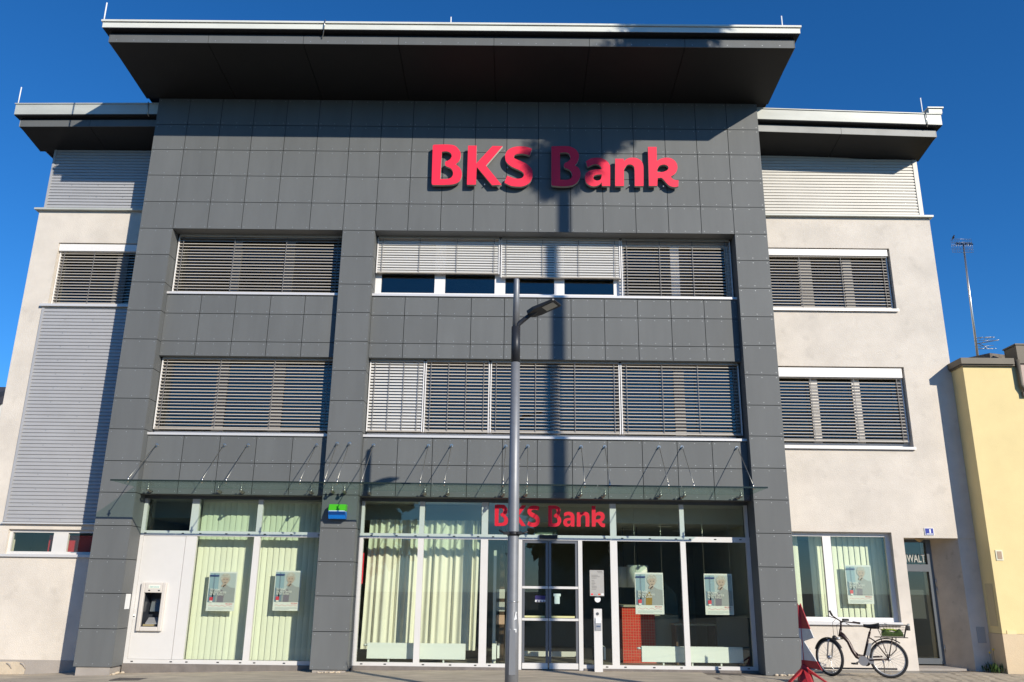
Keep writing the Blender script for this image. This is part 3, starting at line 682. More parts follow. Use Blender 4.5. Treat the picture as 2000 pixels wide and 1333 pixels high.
def curtain(x0, x1, z0, z1, y, label, waves, amp, lean=0, mname='curtain'):
    mb = MB(); n = waves*12; rows = 6
    ph = [random.uniform(.75, 1.3) for _ in range(waves+2)]
    P = []
    for j in range(rows+1):
        v = j/rows; row = []
        for i in range(n+1):
            u = i/n; w = u*waves; a = amp*ph[int(w)]*(.75+.25*v)
            row.append((x0+(x1-x0)*u+lean*(1-v)*.1+.02*math.sin(w*2.3), y+a*math.sin(2*math.pi*w)+.03*math.sin(w*1.7), z0+(z1-z0)*v))
        P.append(row)
    i0 = 0
    for row in P: mb.v += row
    for j in range(rows):
        for i in range(n):
            a = j*(n+1)+i; mb.f.append((a, a+1, a+n+2, a+n+1)); mb.m.append(0); mb.sm.append(True)
    o = obj('curtain', mb, M[mname]); tag(o, label, 'curtain'); return o
curtain(-2.98, -.69, .36, 2.88, 1.0, 'long cream curtain hanging in folds behind the two panes left of the entrance', 16, .04, -.5)
# radiators
for x0, x1, lab in ((-2.84, -.93, 'low white panel radiator in front of the cream curtain'), (2.50, 4.46, 'low white panel radiator below the hanging posters')):
    r = thing('radiator', lab, 'radiator', ((x0+x1)/2, .72, .1))
    obj('panel', B(x0, x1, .66, .69, .215, .50), M['radiator'], r); obj('panel', B(x0, x1, .74, .77, .215, .50), M['radiator'], r)
    obj('top_grille', B(x0+.01, x1-.01, .69, .74, .47, .495), M['radiator'], r)
    for xx in (x0+.42, (x0+x1)/2, x1-.42): obj('foot', B(xx-.015, xx+.015, .69, .74, .09, .22), M['radiator'], r)
    obj('valve', MB().tube([(x0-.08, .71, .46), (x0+.01, .71, .46)], .022, 8), M['radiator'], r)
for x, lab in ((-.36, 'small upright radiator end beside the lobby left of the door'), (1.72, 'small upright radiator end beside the lobby right of the door')):
    r = thing('radiator', lab, 'radiator', (x, .8, .1)); obj('panel', B(x-.05, x+.03, .75, 1.6, .22, .50), M['radiator'], r); obj('panel', B(x+.05, x+.09, .78, 1.6, .24, .47), M['radiator'], r); obj('foot', B(x-.02, x+.02, .9, .95, .09, .22), M['radiator'], r)
# counter with red mosaic, lampshades, desks
ct = thing('reception_counter', 'reception counter faced with small red mosaic tiles', 'counter', (2.7, 2.4, .09))
obj('tiled_body', B(2.30, 2.99, 2.0, 3.2, .09, 1.2), M['tile'], ct); obj('side_panel', B(2.995, 3.5, 2.05, 3.0, .09, 1.05), M['olive'], ct); obj('worktop', B(2.28, 3.10, 1.95, 3.25, 1.2, 1.24), M['olive'], ct)
dk = thing('office_desk', 'office desk with pale top behind the right shop window', 'desk', (4.0, 1.9, .09))
obj('desk_top', B(3.3, 4.2, 1.5, 2.2, .86, .89), M['olive'], dk); obj('desk_panel', B(4.12, 4.85, 1.25, 1.3, .09, 1.03), mat('screen_grey', (.10, .115, .10), .6), dk)
for x in (3.36, 4.14): obj('leg', B(x-.02, x+.02, 1.55, 2.15, .09, .86), M['inwood'], dk)
for x, y, r, z0, z1, lab in ((2.45, 2.75, .14, 1.60, 2.04, 'smaller white drum pendant lamp behind the larger drum lamp'), (2.72, 2.45, .235, 1.60, 2.07, 'larger white drum pendant lamp above the red mosaic counter')):
    t = thing('pendant_lamp', lab, 'lamp', (x, y, z0)); mb = MB().tube([(x, y, z0), (x, y, z1)], r, 28)
    obj('lamp_shade', mb, M['paper'], t); obj('cord', MB().tube([(x, y, z1), (x, y, 2.9)], .006, 5), M['black'], t)
ck = thing('filing_cabinet', 'pale sloped cabinet standing behind the hanging posters', 'cabinet', (3.4, 3.6, .09))
obj('body', MB().prism([(3.0, .09), (3.75, .09), (3.75, 1.45), (3.45, 1.75), (3.0, 1.75)], 3.4, 3.7), mat('cabinet_green', (.22, .25, .20), .7), ck)
obj('vent', B(3.1, 3.4, 3.38, 3.395, 1.45, 1.62), mat('cabinet_vent', (.13, .15, .12), .7), ck)
ls = thing('leaflet_stand', 'slim leaflet stand with brochures inside the lobby left of the door', 'stand', (-.25, 1.2, .09))
obj('post', B(-.42, -.36, 1.2, 1.25, .09, 2.3), M['alu'], ls)
for z, c in ((1.35, (.5, .5, .45)), (1.1, (.45, .45, .42)), (.85, (.55, .35, .25))): obj('leaflet', B(-.35, -.18, 1.18, 1.2, z, z+.18), mat('leaflet%d' % int(z*100), c, .6), ls)
fb = obj('wall_sign', MB().box(-3.38, -3.33, 1.0, 1.05, 1.45, 2.15).prism([(-3.10, 1.6), (-3.04, 1.6), (-3.04, 2.2), (-3.10, 2.2)], .80, .86), M['red']); tag(fb, 'narrow red upright sign inside the pane next to the middle pillar', 'sign')
rb = obj('red_board', B(-9.72, -8.0, 1.28, 1.30, 1.75, 2.50), mat('board_red', (.50, .02, .02), .5)); tag(rb, 'red banner board standing inside the narrow window below the ribbed cladding', 'board')
obj('store_room', MB().box(-11, -7.9, 2.6, 2.7, 1.5, 3).box(-11, -7.9, 1.2, 2.7, 2.68, 2.74).box(-11, -7.9, 1.2, 2.7, 1.6, 1.7).box(-10.9, -10.8, 1.2, 2.6, 1.5, 3), M['olive'], bank)

# ------------------------------------------------------------------ posters
PMATS = [M['paper'], mat('print_sky', (.30, .42, .50), .5), mat('print_blue_grey', (.20, .27, .35), .5), mat('print_knit', (.36, .37, .38), .5), mat('print_hair', (.52, .49, .45), .5, var=.3, scale=40), mat('print_skin', (.52, .40, .34), .5), mat('print_mauve', (.22, .19, .24), .5), mat('print_navy', (.03, .05, .20), .5), mat('print_red', (.72, .06, .09), .5), mat('print_dark', (.05, .045, .05), .5), mat('print_ochre', (.34, .20, .03), .5), mat('print_pale', (.50, .55, .57), .5)]
def poster(x0, z0, w, h, y, label, chest=6, frame=None):
    t = thing('poster', label, 'poster', (x0+w/2, y, z0), 'bank advertising posters')
    obj('board', B(x0, x0+w, y, y+.012, z0, z0+h), M['paper'], t)
    mb = MB(); d = [y-.001]
    def poly(pts, mi, lay):
        yy = y-.0015*lay; mb.quadv([(x0+u*w, yy, z0+v*h) for u, v in pts], mi)
    def ell(cu, cv, ru, rv, mi, lay, n=16): poly([(cu+ru*math.cos(2*math.pi*k/n), cv+rv*math.sin(2*math.pi*k/n)) for k in range(n)], mi, lay)
    poly([(.03, .22), (.97, .22), (.97, .96), (.03, .96)], 11, 1)
    poly([(.03, .22), (.36, .22), (.36, .96), (.03, .96)], 1, 2)
    poly([(.03, .22), (.42, .22), (.40, .52), (.03, .57)], 2, 3)
    poly([(.17, .30), (.22, .30), (.22, .95), (.17, .95)], 2, 3)
    poly([(.30, .22), (.97, .22), (.97, .58), (.80, .60), (.66, .66), (.50, .58), (.38, .50), (.30, .36)], 3, 4)
    poly([(.36, .22), (.58, .22), (.60, .45), (.50, .54), (.38, .46)], chest, 5)
    ell(.60, .83, .175, .13, 4, 6); ell(.60, .78, .125, .105, 5, 7)
    poly([(.44, .80), (.49, .90), (.60, .955), (.71, .90), (.76, .80), (.70, .85), (.60, .86), (.50, .85)], 4, 8)
    ell(.55, .795, .022, .009, 9, 9, 8); ell(.655, .795, .022, .009, 9, 9, 8); poly([(.55, .725), (.65, .725), (.62, .712), (.58, .712)], 9, 9)
    poly([(.47, .62), (.60, .60), (.66, .67), (.58, .70), (.50, .68)], 5, 9); poly([(.55, .60), (.64, .66), (.62, .68), (.53, .63)], 9, 10)
    poly([(.03, .875), (.36, .875), (.375, .893), (.36, .91), (.03, .91)], 7, 11)
    poly([(.10, .26), (.22, .26), (.22, .35), (.10, .35)], 8, 11); poly([(.11, .22), (.21, .22), (.21, .26), (.11, .26)], 0, 11)
    for k in range(3): poly([(.08, .075-k*.022), (.92-.3*(k == 2), .075-k*.022), (.92-.3*(k == 2), .084-k*.022), (.08, .084-k*.022)], 11, 1)
    zz = [.13+.018*math.sin(k*1.9) for k in range(14)]
    for k in range(13): poly([(.08+.065*k, zz[k]), (.08+.065*(k+1), zz[k+1]), (.08+.065*(k+1), zz[k+1]+.006), (.08+.065*k, zz[k]+.006)], 8, 1)
    obj('print', mb, PMATS, t)
    yy = y-.0195
    for k, (s, wd) in enumerate((('Wir haben', .34), ('das beste Service', .58), ('für Ihr Konto!', .50))):
        text('slogan', s, .058*h/.78*1.25, (x0+.09*w, yy, z0+(.505-.055*k)*h), M['paper'], t, width=wd*w, extrude=.0005, bold=.001)
    text('print_name', 'BKS Bank', .04, (x0+.68*w, y-.002, z0+.165*h), PMATS[8], t, width=.24*w, extrude=.0005)
    for u in (.06, .94):
        pass
    return t
py = .60
poster(-6.045, 1.055, .555, .745, py, 'advertising poster on the pane next to the cash machine')
poster(-4.735, 1.075, .525, .76, py, 'advertising poster on the left bay pane next to the middle pillar')
poster(2.395, 1.095, .56, .785, py, 'advertising poster with ochre patch hanging in front of the drum lamps', 10)
poster(3.765, 1.10, .555, .775, py, 'advertising poster hanging in the last pane before the right pillar')
poster(6.83, 1.33, .53, .765, 1.26, 'advertising poster in the stucco wing window above the bicycle')
mb = MB()
for x, wl_ in ((2.41, 'thin steel wire over the ochre poster, on its lamp side'), (2.94, 'thin steel wire over the ochre poster, on its mullion side'), (3.78, 'thin steel wire over the last poster, on its mullion side'), (4.30, 'thin steel wire over the last poster, on its pillar side')):
    w = obj('hanging_wire', MB().tube([(x, .615, 1.85), (x, .615, 3.2)], .003, 5), M['steel']); tag(w, wl_, 'wire', 'poster wires')

# ------------------------------------------------------------------ lettering
def cr(pts, n=5):
    out = []; N = len(pts)
    for i in range(N):
        p0, p1, p2, p3 = pts[i-1], pts[i], pts[(i+1) % N], pts[(i+2) % N]
        c1 = len(p1) > 2; c2 = len(p2) > 2
        if c1 and c2: out.append(p1[:2]); continue
        q0 = (2*p1[0]-p2[0], 2*p1[1]-p2[1]) if c1 else p0; q3 = (2*p2[0]-p1[0], 2*p2[1]-p1[1]) if c2 else p3
        for k in range(n):
            t = k/n
            out.append(tuple(.5*((2*p1[j])+(-q0[j]+p2[j])*t+(2*q0[j]-5*p1[j]+4*p2[j]-q3[j])*t*t+(-q0[j]+3*p1[j]-3*p2[j]+q3[j])*t**3) for j in (0, 1)))
    return out
C = 1
GL = {}
s1 = lambda L: [(830+p[0]/9.09, 270+p[1]/9.09)+tuple(p[2:]) for p in L]
s2 = lambda L: [(1060+p[0]/12.12, 270+p[1]/12.12)+tuple(p[2:]) for p in L]
s3 = lambda L: [(1190+p[0]/12.12, 270+p[1]/12.12)+tuple(p[2:]) for p in L]
Bo = [(170, 118, C), (420, 115), (545, 145), (625, 240), (635, 330), (605, 410), (545, 465, C), (620, 530), (655, 620), (642, 715), (590, 785), (490, 822), (330, 833, C), (150, 832, C), (125, 822), (118, 795, C), (138, 150, C), (146, 126)]
Bi = [(300, 242, C), (385, 236), (450, 262), (475, 315), (452, 368), (410, 400), (368, 415), (356, 450), (366, 490), (405, 512), (455, 535), (490, 582), (498, 640), (470, 698), (400, 724), (272, 728, C)]
GL['B'] = [s1(Bo), s1(Bi)]
GL['K'] = [s1([(765, 135, C), (918, 135, C), (912, 450, C), (1200, 140, C), (1380, 145, C), (1085, 490, C), (1360, 830, C), (1190, 836, C), (920, 512, C), (905, 828, C), (745, 828, C)])]
GL['S'] = [s1([(1898, 190, C), (1862, 312, C), (1770, 286), (1680, 280), (1600, 300), (1578, 335), (1600, 365), (1700, 408), (1800, 457), (1878, 528), (1912, 620), (1900, 720), (1840, 808), (1740, 855), (1640, 862), (1520, 845), (1410, 790, C), (1460, 668, C), (1560, 706), (1650, 722), (1722, 708), (1755, 660), (1738, 610), (1660, 562), (1540, 508), (1450, 430), (1423, 330), (1450, 242), (1520, 182), (1620, 152), (1740, 148), (1830, 163)])]
GL['B2'] = [s2([(225, 195, C), (560, 190), (690, 220), (800, 290), (855, 400), (845, 510), (810, 590), (760, 645, C), (850, 710), (895, 820), (885, 930), (830, 1030), (740, 1105), (600, 1140), (430, 1145), (225, 1128, C), (205, 1100, C), (205, 215, C)]),
 s2([(410, 350, C), (555, 342), (620, 375), (655, 450), (635, 520), (580, 565), (530, 590), (500, 640), (515, 700), (570, 725), (640, 760), (690, 840), (693, 910), (655, 965), (560, 990), (415, 985, C)])]
GL['a'] = [s2([(1020, 555, C), (1120, 492), (1260, 466), (1400, 480), (1520, 545), (1588, 645), (1597, 780), (1597, 1135, C), (1402, 1132, C), (1396, 1045, C), (1330, 1112), (1220, 1142), (1120, 1122), (1030, 1052), (1000, 940), (1030, 830), (1130, 768), (1260, 745), (1392, 740, C), (1380, 690), (1330, 640), (1240, 620), (1150, 648), (1062, 690, C)]),
 s2([(1200, 940), (1218, 892), (1290, 866), (1395, 860, C), (1392, 920), (1368, 980), (1300, 1008), (1228, 990)])]
GL['n'] = [s3([(140, 490, C), (340, 490, C), (348, 548, C), (410, 494), (520, 466), (650, 478), (755, 540), (803, 640), (812, 760), (812, 1135, C), (605, 1135, C), (598, 760), (575, 665), (505, 626), (420, 642), (348, 740, C), (348, 1135, C), (140, 1135, C)])]
GL['k'] = [s3([(915, 210, C), (1120, 210, C), (1128, 545, C), (1200, 497), (1330, 466), (1470, 484), (1575, 565), (1615, 680), (1594, 785), (1540, 858), (1455, 910, C), (1500, 968), (1560, 994), (1640, 1000, C), (1635, 1142, C), (1560, 1160), (1450, 1140), (1370, 1080), (1300, 1000), (1235, 942), (1145, 950, C), (1138, 1132, C), (940, 1132, C)]),
 s3([(1138, 740, C), (1185, 660), (1290, 626), (1378, 656), (1402, 710), (1368, 762), (1280, 800), (1138, 812, C)])]
LY = -.145
WORLD = {k: [[U(x, y, LY) for x, y in cr(loop)] for loop in v] for k, v in GL.items()}
def letter_mesh(loops, depth, mats, name='letter'):
    c = bpy.data.curves.new(name, 'CURVE'); c.dimensions = '2D'; c.fill_mode = 'BOTH'; c.extrude = depth/2
    for lp in loops:
        sp = c.splines.new('POLY'); sp.points.add(len(lp)-1); sp.use_cyclic_u = True
        for q, (x, z) in zip(sp.points, lp): q.co = (x, z, 0, 1)
    t = bpy.data.objects.new(name, c); COL.objects.link(t); bpy.context.view_layer.update()
    me = bpy.data.meshes.new_from_object(t.evaluated_get(bpy.context.evaluated_depsgraph_get())); bpy.data.objects.remove(t)
    me.transform(Matrix.Rotation(math.pi/2, 4, 'X')); me.materials.clear()
    for m in mats: me.materials.append(m)
    for p in me.polygons: p.material_index = 0 if p.normal.y < -.5 else min(1, len(mats)-1)
    me.name = name; return me
sg = thing('facade_sign', 'large raised red letters BKS Bank on the dark grey upper facade', 'sign', (1, -.1, 9.95))
for kk in ('B', 'K', 'S', 'B2', 'a', 'n', 'k'):
    o = link('letter', letter_mesh(WORLD[kk], .075, [M['red'], M['letterside']]), sg, (0, LY+.0375, 0))
    zs = [z for l in WORLD[kk] for x, z in l]; xs_ = [x for l in WORLD[kk] for x, z in l]
    mx_ = (min(xs_)+max(xs_))/2
    obj('standoff', MB().tube([(mx_, LY+.06, min(zs)+.05), (mx_, .012, min(zs)+.05)], .012, 6).tube([(min(xs_)+.06, LY+.06, min(zs)+.5), (min(xs_)+.06, .012, min(zs)+.5)], .012, 6), M['steel'], sg)
allx = [x for v in WORLD.values() for l in v for x, z in l]; allz = [z for v in WORLD.values() for l in v for x, z in l]
X0, X1, Z0, Z1 = min(allx), max(allx), min(allz), max(allz)
ax0, _ = U(966, 1008, FY+.04); ax1, _ = U(1181.5, 1010, FY+.04); az0 = U(1070, 1030, FY+.04)[1]; az1 = U(1070, 987, FY+.04)[1]
ds = thing('door_sign', 'smaller flat red letters BKS Bank on the glass above the entrance door', 'sign', ((ax0+ax1)/2, FY+.04, az0))
for kk in ('B', 'K', 'S', 'B2', 'a', 'n', 'k'):
    lo = [[(ax0+(x-X0)/(X1-X0)*(ax1-ax0), az0+(z-Z0)/(Z1-Z0)*(az1-az0)) for x, z in l] for l in WORLD[kk]]
    link('letter', letter_mesh(lo, .006, [M['filmred']]), ds, (0, FY+.040, 0))
es = obj('exit_sign', MB().box(.42, .90, 1.2, 1.24, 2.62, 2.78), mat('exit_green', (.12, .17, .145), .6)); tag(es, 'small pale green hanging exit sign behind the letters above the door', 'sign')
obj('sign_stripe', MB().box(.42, .90, 1.195, 1.199, 2.615, 2.64), M['paper'], es)
# small blue-green box sign on the middle pillar
bs = thing('box_sign', 'small green and blue wedge sign on the middle pillar', 'sign', (-3.44, -.02, 2.8))
def wedge(z0, z1, y0, y1, x0=-3.6, x1=-3.275):
    yb = -.012
    return MB().hexa([(x0, y0, z0), (x1, y0, z0), (x1, yb, z0), (x0, yb, z0), (x0, y1, z1), (x1, y1, z1), (x1, yb, z1), (x0, yb, z1)])
obj('green_part', wedge(2.955, 3.075, -.22, -.15), M['green'], bs); obj('blue_part', wedge(2.80, 2.935, -.15, -.23), M['blue'], bs); obj('white_band', wedge(2.936, 2.954, -.215, -.215, -3.59, -3.285), M['paper'], bs)
obj('bracket', B(-3.5, -3.4, -.04, .0, 2.85, 3.0), M['steel'], bs)

# ------------------------------------------------------------------ canopy
cn = thing('glass_canopy', 'long clear glass canopy hung on steel rods above the ground floor', 'canopy', (-1.4, 0, 3.4))
CZ = 3.388
anch = [(307, 870), (439, 870), (485, 870), (619, 870), (659, 867), (683, 867), (730, 870), (837, 871), (882, 871), (988, 872), (1031, 872), (1135, 873), (1181, 873), (1287, 874), (1332, 874), (1439, 875)]
fit = [250, 394.6, 442, 586, 634, 658.6, 706, 820.6, 868, 982.6, 1029.7, 1142, 1191, 1305.5, 1354.7, 1470.6]
ed = [-7.51, -5.61, -3.76, -3.08, -1.53, .02, 1.53, 3.08, 4.68]
for a, b in zip(ed, ed[1:]):
    obj('pane', B(a+.008, b-.008, -1.03, (.17 if not (a > -3.8 and b < -3.0) else -.004), CZ-.008, CZ+.008), M['cglass'], cn)
    obj('pane_edge', B(a+.008, b-.008, -1.046, -1.031, CZ-.014, CZ+.014), mat('glass_edge', (.02, .03, .025), .2), cn)
for (px, py_), fx in zip(anch, fit):
    pill = 650 < px < 690; yw = 0 if pill else SPY
    x, z = U(px, py_, yw); xf = U(fx, 940, -.93)[0]
    obj('tie_rod', MB().tube([(x, yw-.05, z), (xf, -.93, CZ+.05)], .0075, 6), M['rodm'], cn)
    obj('wall_anchor', MB().tube([(x, yw+.005, z), (x, yw-.012, z)], .035, 10).tube([(x, yw-.012, z), (x, yw-.075, z-.015)], .014, 8), M['steel'], cn)
    obj('front_fitting', MB().tube([(xf, -.93, CZ-.03), (xf, -.93, CZ+.085)], .013, 8).tube([(xf, -.93, CZ+.010), (xf, -.93, CZ+.02)], .03, 10), M['steel'], cn)
    yb = yw-.22
    obj('rear_fitting', MB().tube([(xf, yw+.0, CZ-.07), (xf, yb, CZ-.055)], .016, 8).sphere((xf, yb, CZ-.05), .036, 10, 6).tube([(xf, yb, CZ-.05), (xf, yb, CZ+.03)], .018, 8).sphere((xf-.02, yw-.06, CZ-.07), .045, 8, 6, 0, (1, 1, .7)), M['rodm'], cn)

# ------------------------------------------------------------------ cash machine, signs, intercom
at = thing('cash_machine', 'beige built-in cash machine in the silver wall panel', 'cash machine', (-7.04, .45, .67))
mk = mat('atm_shell', (.66, .61, .55), .5, var=.02)
ax, bx, az, bz = -7.29, -6.80, .675, 1.575
ox0, ox1, oz0, oz1 = -7.215, -6.875, .755, 1.385
mb = MB(); mb.box(ax, ox0, .405, FY+.015, az, bz).box(ox1, bx, .405, FY+.015, az, bz).box(ox0, ox1, .405, FY+.015, az, oz0).box(ox0, ox1, .405, FY+.015, oz1, bz)
sh = obj('shell', mb, mk, at); bv = sh.modifiers.new('b', 'BEVEL'); bv.width = .012; bv.segments = 2
dkm = mat('atm_dark', (.035, .04, .05), .35)
obj('cavity', MB().hexa([(ox0-.002, .44, oz0), (ox1+.002, .44, oz0), (ox1+.002, .78, oz0+.12), (ox0-.002, .78, oz0+.12), (ox0-.002, .46, oz0+.001), (ox1+.002, .46, oz0+.001), (ox1+.002, .8, oz0+.14), (ox0-.002, .8, oz0+.14)]).box(ox0-.01, ox1+.01, .76, .80, oz0, oz1).box(ox0-.012, ox0-.001, FY+.012, .8, oz0, oz1).box(ox1+.001, ox1+.012, FY+.012, .8, oz0, oz1).box(ox0, ox1, FY+.012, .8, oz1, oz1+.012), dkm, at)
obj('screen', MB().hexa([(ox0+.05, .66, 1.03), (ox1-.06, .66, 1.03), (ox1-.06, .68, 1.03), (ox0+.05, .68, 1.03), (ox0+.05, .72, 1.28), (ox1-.06, .72, 1.28), (ox1-.06, .74, 1.28), (ox0+.05, .74, 1.28)]), mat('atm_screen', (.09, .11, .12), .15), at)
obj('keypad', MB().hexa([(ox0+.06, .50, .80), (ox1-.04, .50, .80), (ox1-.04, .64, .90), (ox0+.06, .64, .90), (ox0+.06, .50, .82), (ox1-.04, .50, .82), (ox1-.04, .64, .92), (ox0+.06, .64, .92)]), M['silver'], at)
obj('note_slot', B(ox0+.03, ox1-.10, .47, .52, .765, .80), mat('atm_brass', (.45, .36, .18), .4, .3), at)
obj('name_plate', B(-7.14, -6.915, .400, .406, 1.465, 1.53), mat('atm_plate', (.85, .86, .72), .4), at)
text('plate_text', 'Geld-Automat', .045, (-7.12, .3985, 1.482), mat('teal_print', (.06, .35, .40), .5), at, width=.19, extrude=.0005)
for x in (-7.12, -6.93): obj('camera_hole', B(x-.017, x+.017, .401, .41, 1.418, 1.437), M['back'], at)
stk = obj('sticker', MB().box(-7.40, -7.355, FY+.004, FY+.0125, .90, .98), M['paper']); tag(stk, 'small white sticker on the silver panel beside the cash machine', 'sticker'); obj('sticker_print', B(-7.395, -7.36, FY+.0025, FY+.0045, .925, .945), M['black'], stk)
nc = obj('notice', B(-7.472, -7.463, .20, .40, 1.08, 1.36), M['paper']); tag(nc, 'white paper notice on the inner side of the left pillar', 'notice')
nb = thing('notice_board', 'grey opening hours board on the glass right of the entrance door', 'notice board', (1.63, .43, 1.42))
obj('board', B(1.49, 1.765, .435, .452, 1.425, 1.912), mat('board_grey', (.40, .385, .355), .5), nb)
mb = MB()
for k, (u, v) in enumerate(((.55, .95), (.6, .98), (.1, .6), (.1, .75), (.1, .5), (.1, .3), (.1, .35), (.1, .4), (.1, .32), (.1, .5), (.1, .5), (.1, .45))):
    z = 1.885-.027*k-(.02 if k > 1 else 0)-(.02 if k > 4 else 0); mb.box(1.49+.275*u*.9+.01, 1.49+.275*v*.9+.01, .4335, .436, z, z+.009)
obj('small_print', mb, mat('print_grey', (.18, .17, .16), .6), nb)
obj('card_logo', MB().box(1.51, 1.55, .4335, .436, 1.445, 1.47, 0).box(1.575, 1.625, .4335, .436, 1.445, 1.465, 1).box(1.65, 1.69, .4335, .436, 1.445, 1.47, 2).box(1.71, 1.755, .4335, .436, 1.44, 1.475, 3), [M['filmred'], M['silver'], M['orange'], M['paper']], nb)
rs = obj('round_sticker', MB().tube([(1.643, .495, 1.364), (1.643, .503, 1.364)], .058, 24), M['paper']); tag(rs, 'round white sticker on the glass below the opening hours board', 'sticker')
ic = thing('entry_pillar', 'slim silver card reader pillar beside the entrance door', 'card reader', (1.62, .33, .06))
obj('post', B(1.545, 1.70, .28, .38, .0, 1.19), M['alu'], ic); obj('reader', B(1.567, 1.683, .262, .281, .80, .98), M['silver'], ic)
obj('reader_panel', B(1.575, 1.675, .255, .263, .93, 1.03), M['paper'], ic); obj('card_slot', B(1.59, 1.665, .255, .263, .86, .885), mat('slot_blue', (.10, .14, .22), .4), ic); obj('lock', MB().tube([(1.615, .281, 1.10), (1.615, .272, 1.10)], .028, 12), M['darkframe'], ic)
hn = thing('house_number', 'blue enamel house number plate 1 above the side door', 'number plate', (8.52, .96, 2.69))
obj('plate', B(8.425, 8.612, .955, .969, 2.692, 2.84), M['paper'], hn); obj('field', B(8.437, 8.60, .952, .956, 2.702, 2.83), M['plate'], hn)
text('numeral', '1', .10, (8.50, .951, 2.742), M['paper'], hn, width=.03, extrude=.0008, bold=.006); obj('street_strip', B(8.455, 8.585, .950, .9525, 2.712, 2.727), M['paper'], hn)
wl = obj('ceiling_light', MB().tube([(8.37, 1.12, 2.642), (8.37, 1.12, 2.61), (8.37, 1.12, 2.565)], [.085, .075, .02], 16), mat('amber_shade', (.45, .30, .12), .4)); tag(wl, 'small amber cone lamp under the side door recess ceiling', 'lamp')
wb = obj('wall_stud', MB().tube([(7.87, .972, .95), (7.87, .955, .95)], .02, 10), M['steel']); tag(wb, 'small steel stud on the stucco beside the side door', 'stud')

# ------------------------------------------------------------------ street lamp
lp = thing('street_lamp', 'grey steel street lamp with angled flat head before the bank', 'street lamp', (-.015, -3.65, gz(0)))
lx, ly = -.014, -3.65; g = gz(0)
obj('pole', MB().tube([(lx-.004, ly, g-.1), (lx-.004, ly, g+.95), (lx-.004, ly, g+1.12), (lx, ly, 2.8), (lx+.004, ly, 5.55)], [.098, .098, .085, .083, .068], 24), M['pole'], lp)
obj('collar', MB().tube([(lx+.003, ly, 5.02), (lx+.004, ly, 5.62)], .072, 24), M['poledark'], lp)
obj('spigot', MB().tube([(lx+.004, ly, 5.62), (lx+.008, ly, 6.43), (lx+.008, ly, 6.455)], [.058, .046, .036], 20), M['pole'], lp)
obj('arm', MB().tube([(lx+.02, ly-.01, 5.56), (lx+.04, ly-.02, 5.66), (lx+.22, ly-.06, 5.80), (lx+.34, ly-.09, 5.86)], [.045, .042, .036, .03], 12), M['poledark'], lp)
hd = MB()      # flat leaf-shaped head
px_ = [(lx+.13, 5.80), (lx+.16, 5.76)]
out = [(0, .0), (.03, .10), (.16, .165), (.50, .17), (.52, .15), (.52, -.15), (.50, -.17), (.16, -.165), (.03, -.10)]
dirv = Vector((.86, -.42, .30)).normalized(); side = Vector((0, 0, 1)).cross(dirv).normalized(); nrm = dirv.cross(side)
o0 = Vector((lx+.20, ly-.03, 5.80))
top_ = [o0+dirv*a*1.05+side*b+nrm*(.05-.04*(a/.52)) for a, b in out]; bot_ = [o0+dirv*a*1.05+side*b*.96-nrm*.012 for a, b in out]
i0 = 0; hd.v = [tuple(p) for p in bot_]+[tuple(p) for p in top_]; N = len(out)
hd.f = [tuple(range(N)), tuple(reversed(range(N, 2*N)))]+[(k, k+N, (k+1) % N+N, (k+1) % N) for k in range(N)]; hd.m = [0]*len(hd.f); hd.sm = [False]*len(hd.f)
lh = obj('lamp_head', hd, M['poledark'], lp)
q = MB(); qs = [o0+dirv*a+side*b-nrm*.0165 for a, b in ((.30, -.10), (.50, -.10), (.50, .10), (.30, .10))]; qt = [p+nrm*.006 for p in qs]
q.hexa([*qs, *qt]); obj('lens', q, mat('lamp_lens', (.55, .53, .48), .3), lh)
cz_ = 2.34
br = MB().tube([(lx, ly, cz_-.03), (lx, ly, cz_+.03)], .093, 20)
br.tube([(lx-.07, ly-.05, cz_), (lx-.14, ly-.07, cz_+.01), (lx-.22, ly-.08, cz_+.045)], [.025, .018, .012], 8).tube([(lx+.07, ly-.05, cz_-.01), (lx+.15, ly-.07, cz_+.005), (lx+.22, ly-.08, cz_+.03)], [.02, .016, .012], 8).box(lx-.15, lx-.06, ly-.11, ly-.05, cz_-.02, cz_+.025).box(lx+.06, lx+.13, ly-.10, ly-.05, cz_-.01, cz_+.03)
obj('banner_clamp', br, M['black'], lp)
obj('seam_band', MB().tube([(lx, ly, 1.355), (lx, ly, 1.365)], .0875, 24), M['steel'], lp)
obj('service_door', MB().hexa([(lx-.045, ly-.1005, .36), (lx+.05, ly-.1005, .36), (lx+.05, ly-.07, .36), (lx-.045, ly-.07, .36), (lx-.04, ly-.100, .97), (lx+.045, ly-.100, .97), (lx+.045, ly-.07, .97), (lx-.04, ly-.07, .97)]), mat('lamp_door', (.27, .275, .285), .42, .35), lp)
s_ = MB()
for (x0, x1, z0, z1) in ((-.035, .06, .935, .985),): s_.box(lx+x0, lx+x1, ly-.094, ly-.08, z0, z1)
s_.prism([(lx+.02, 1.10), (lx+.065, 1.12), (lx+.055, 1.19), (lx+.065, 1.215), (lx+.045, 1.225), (lx+.035, 1.17)], ly-.091, ly-.06)
obj('sticker', s_, M['paper'], lp)

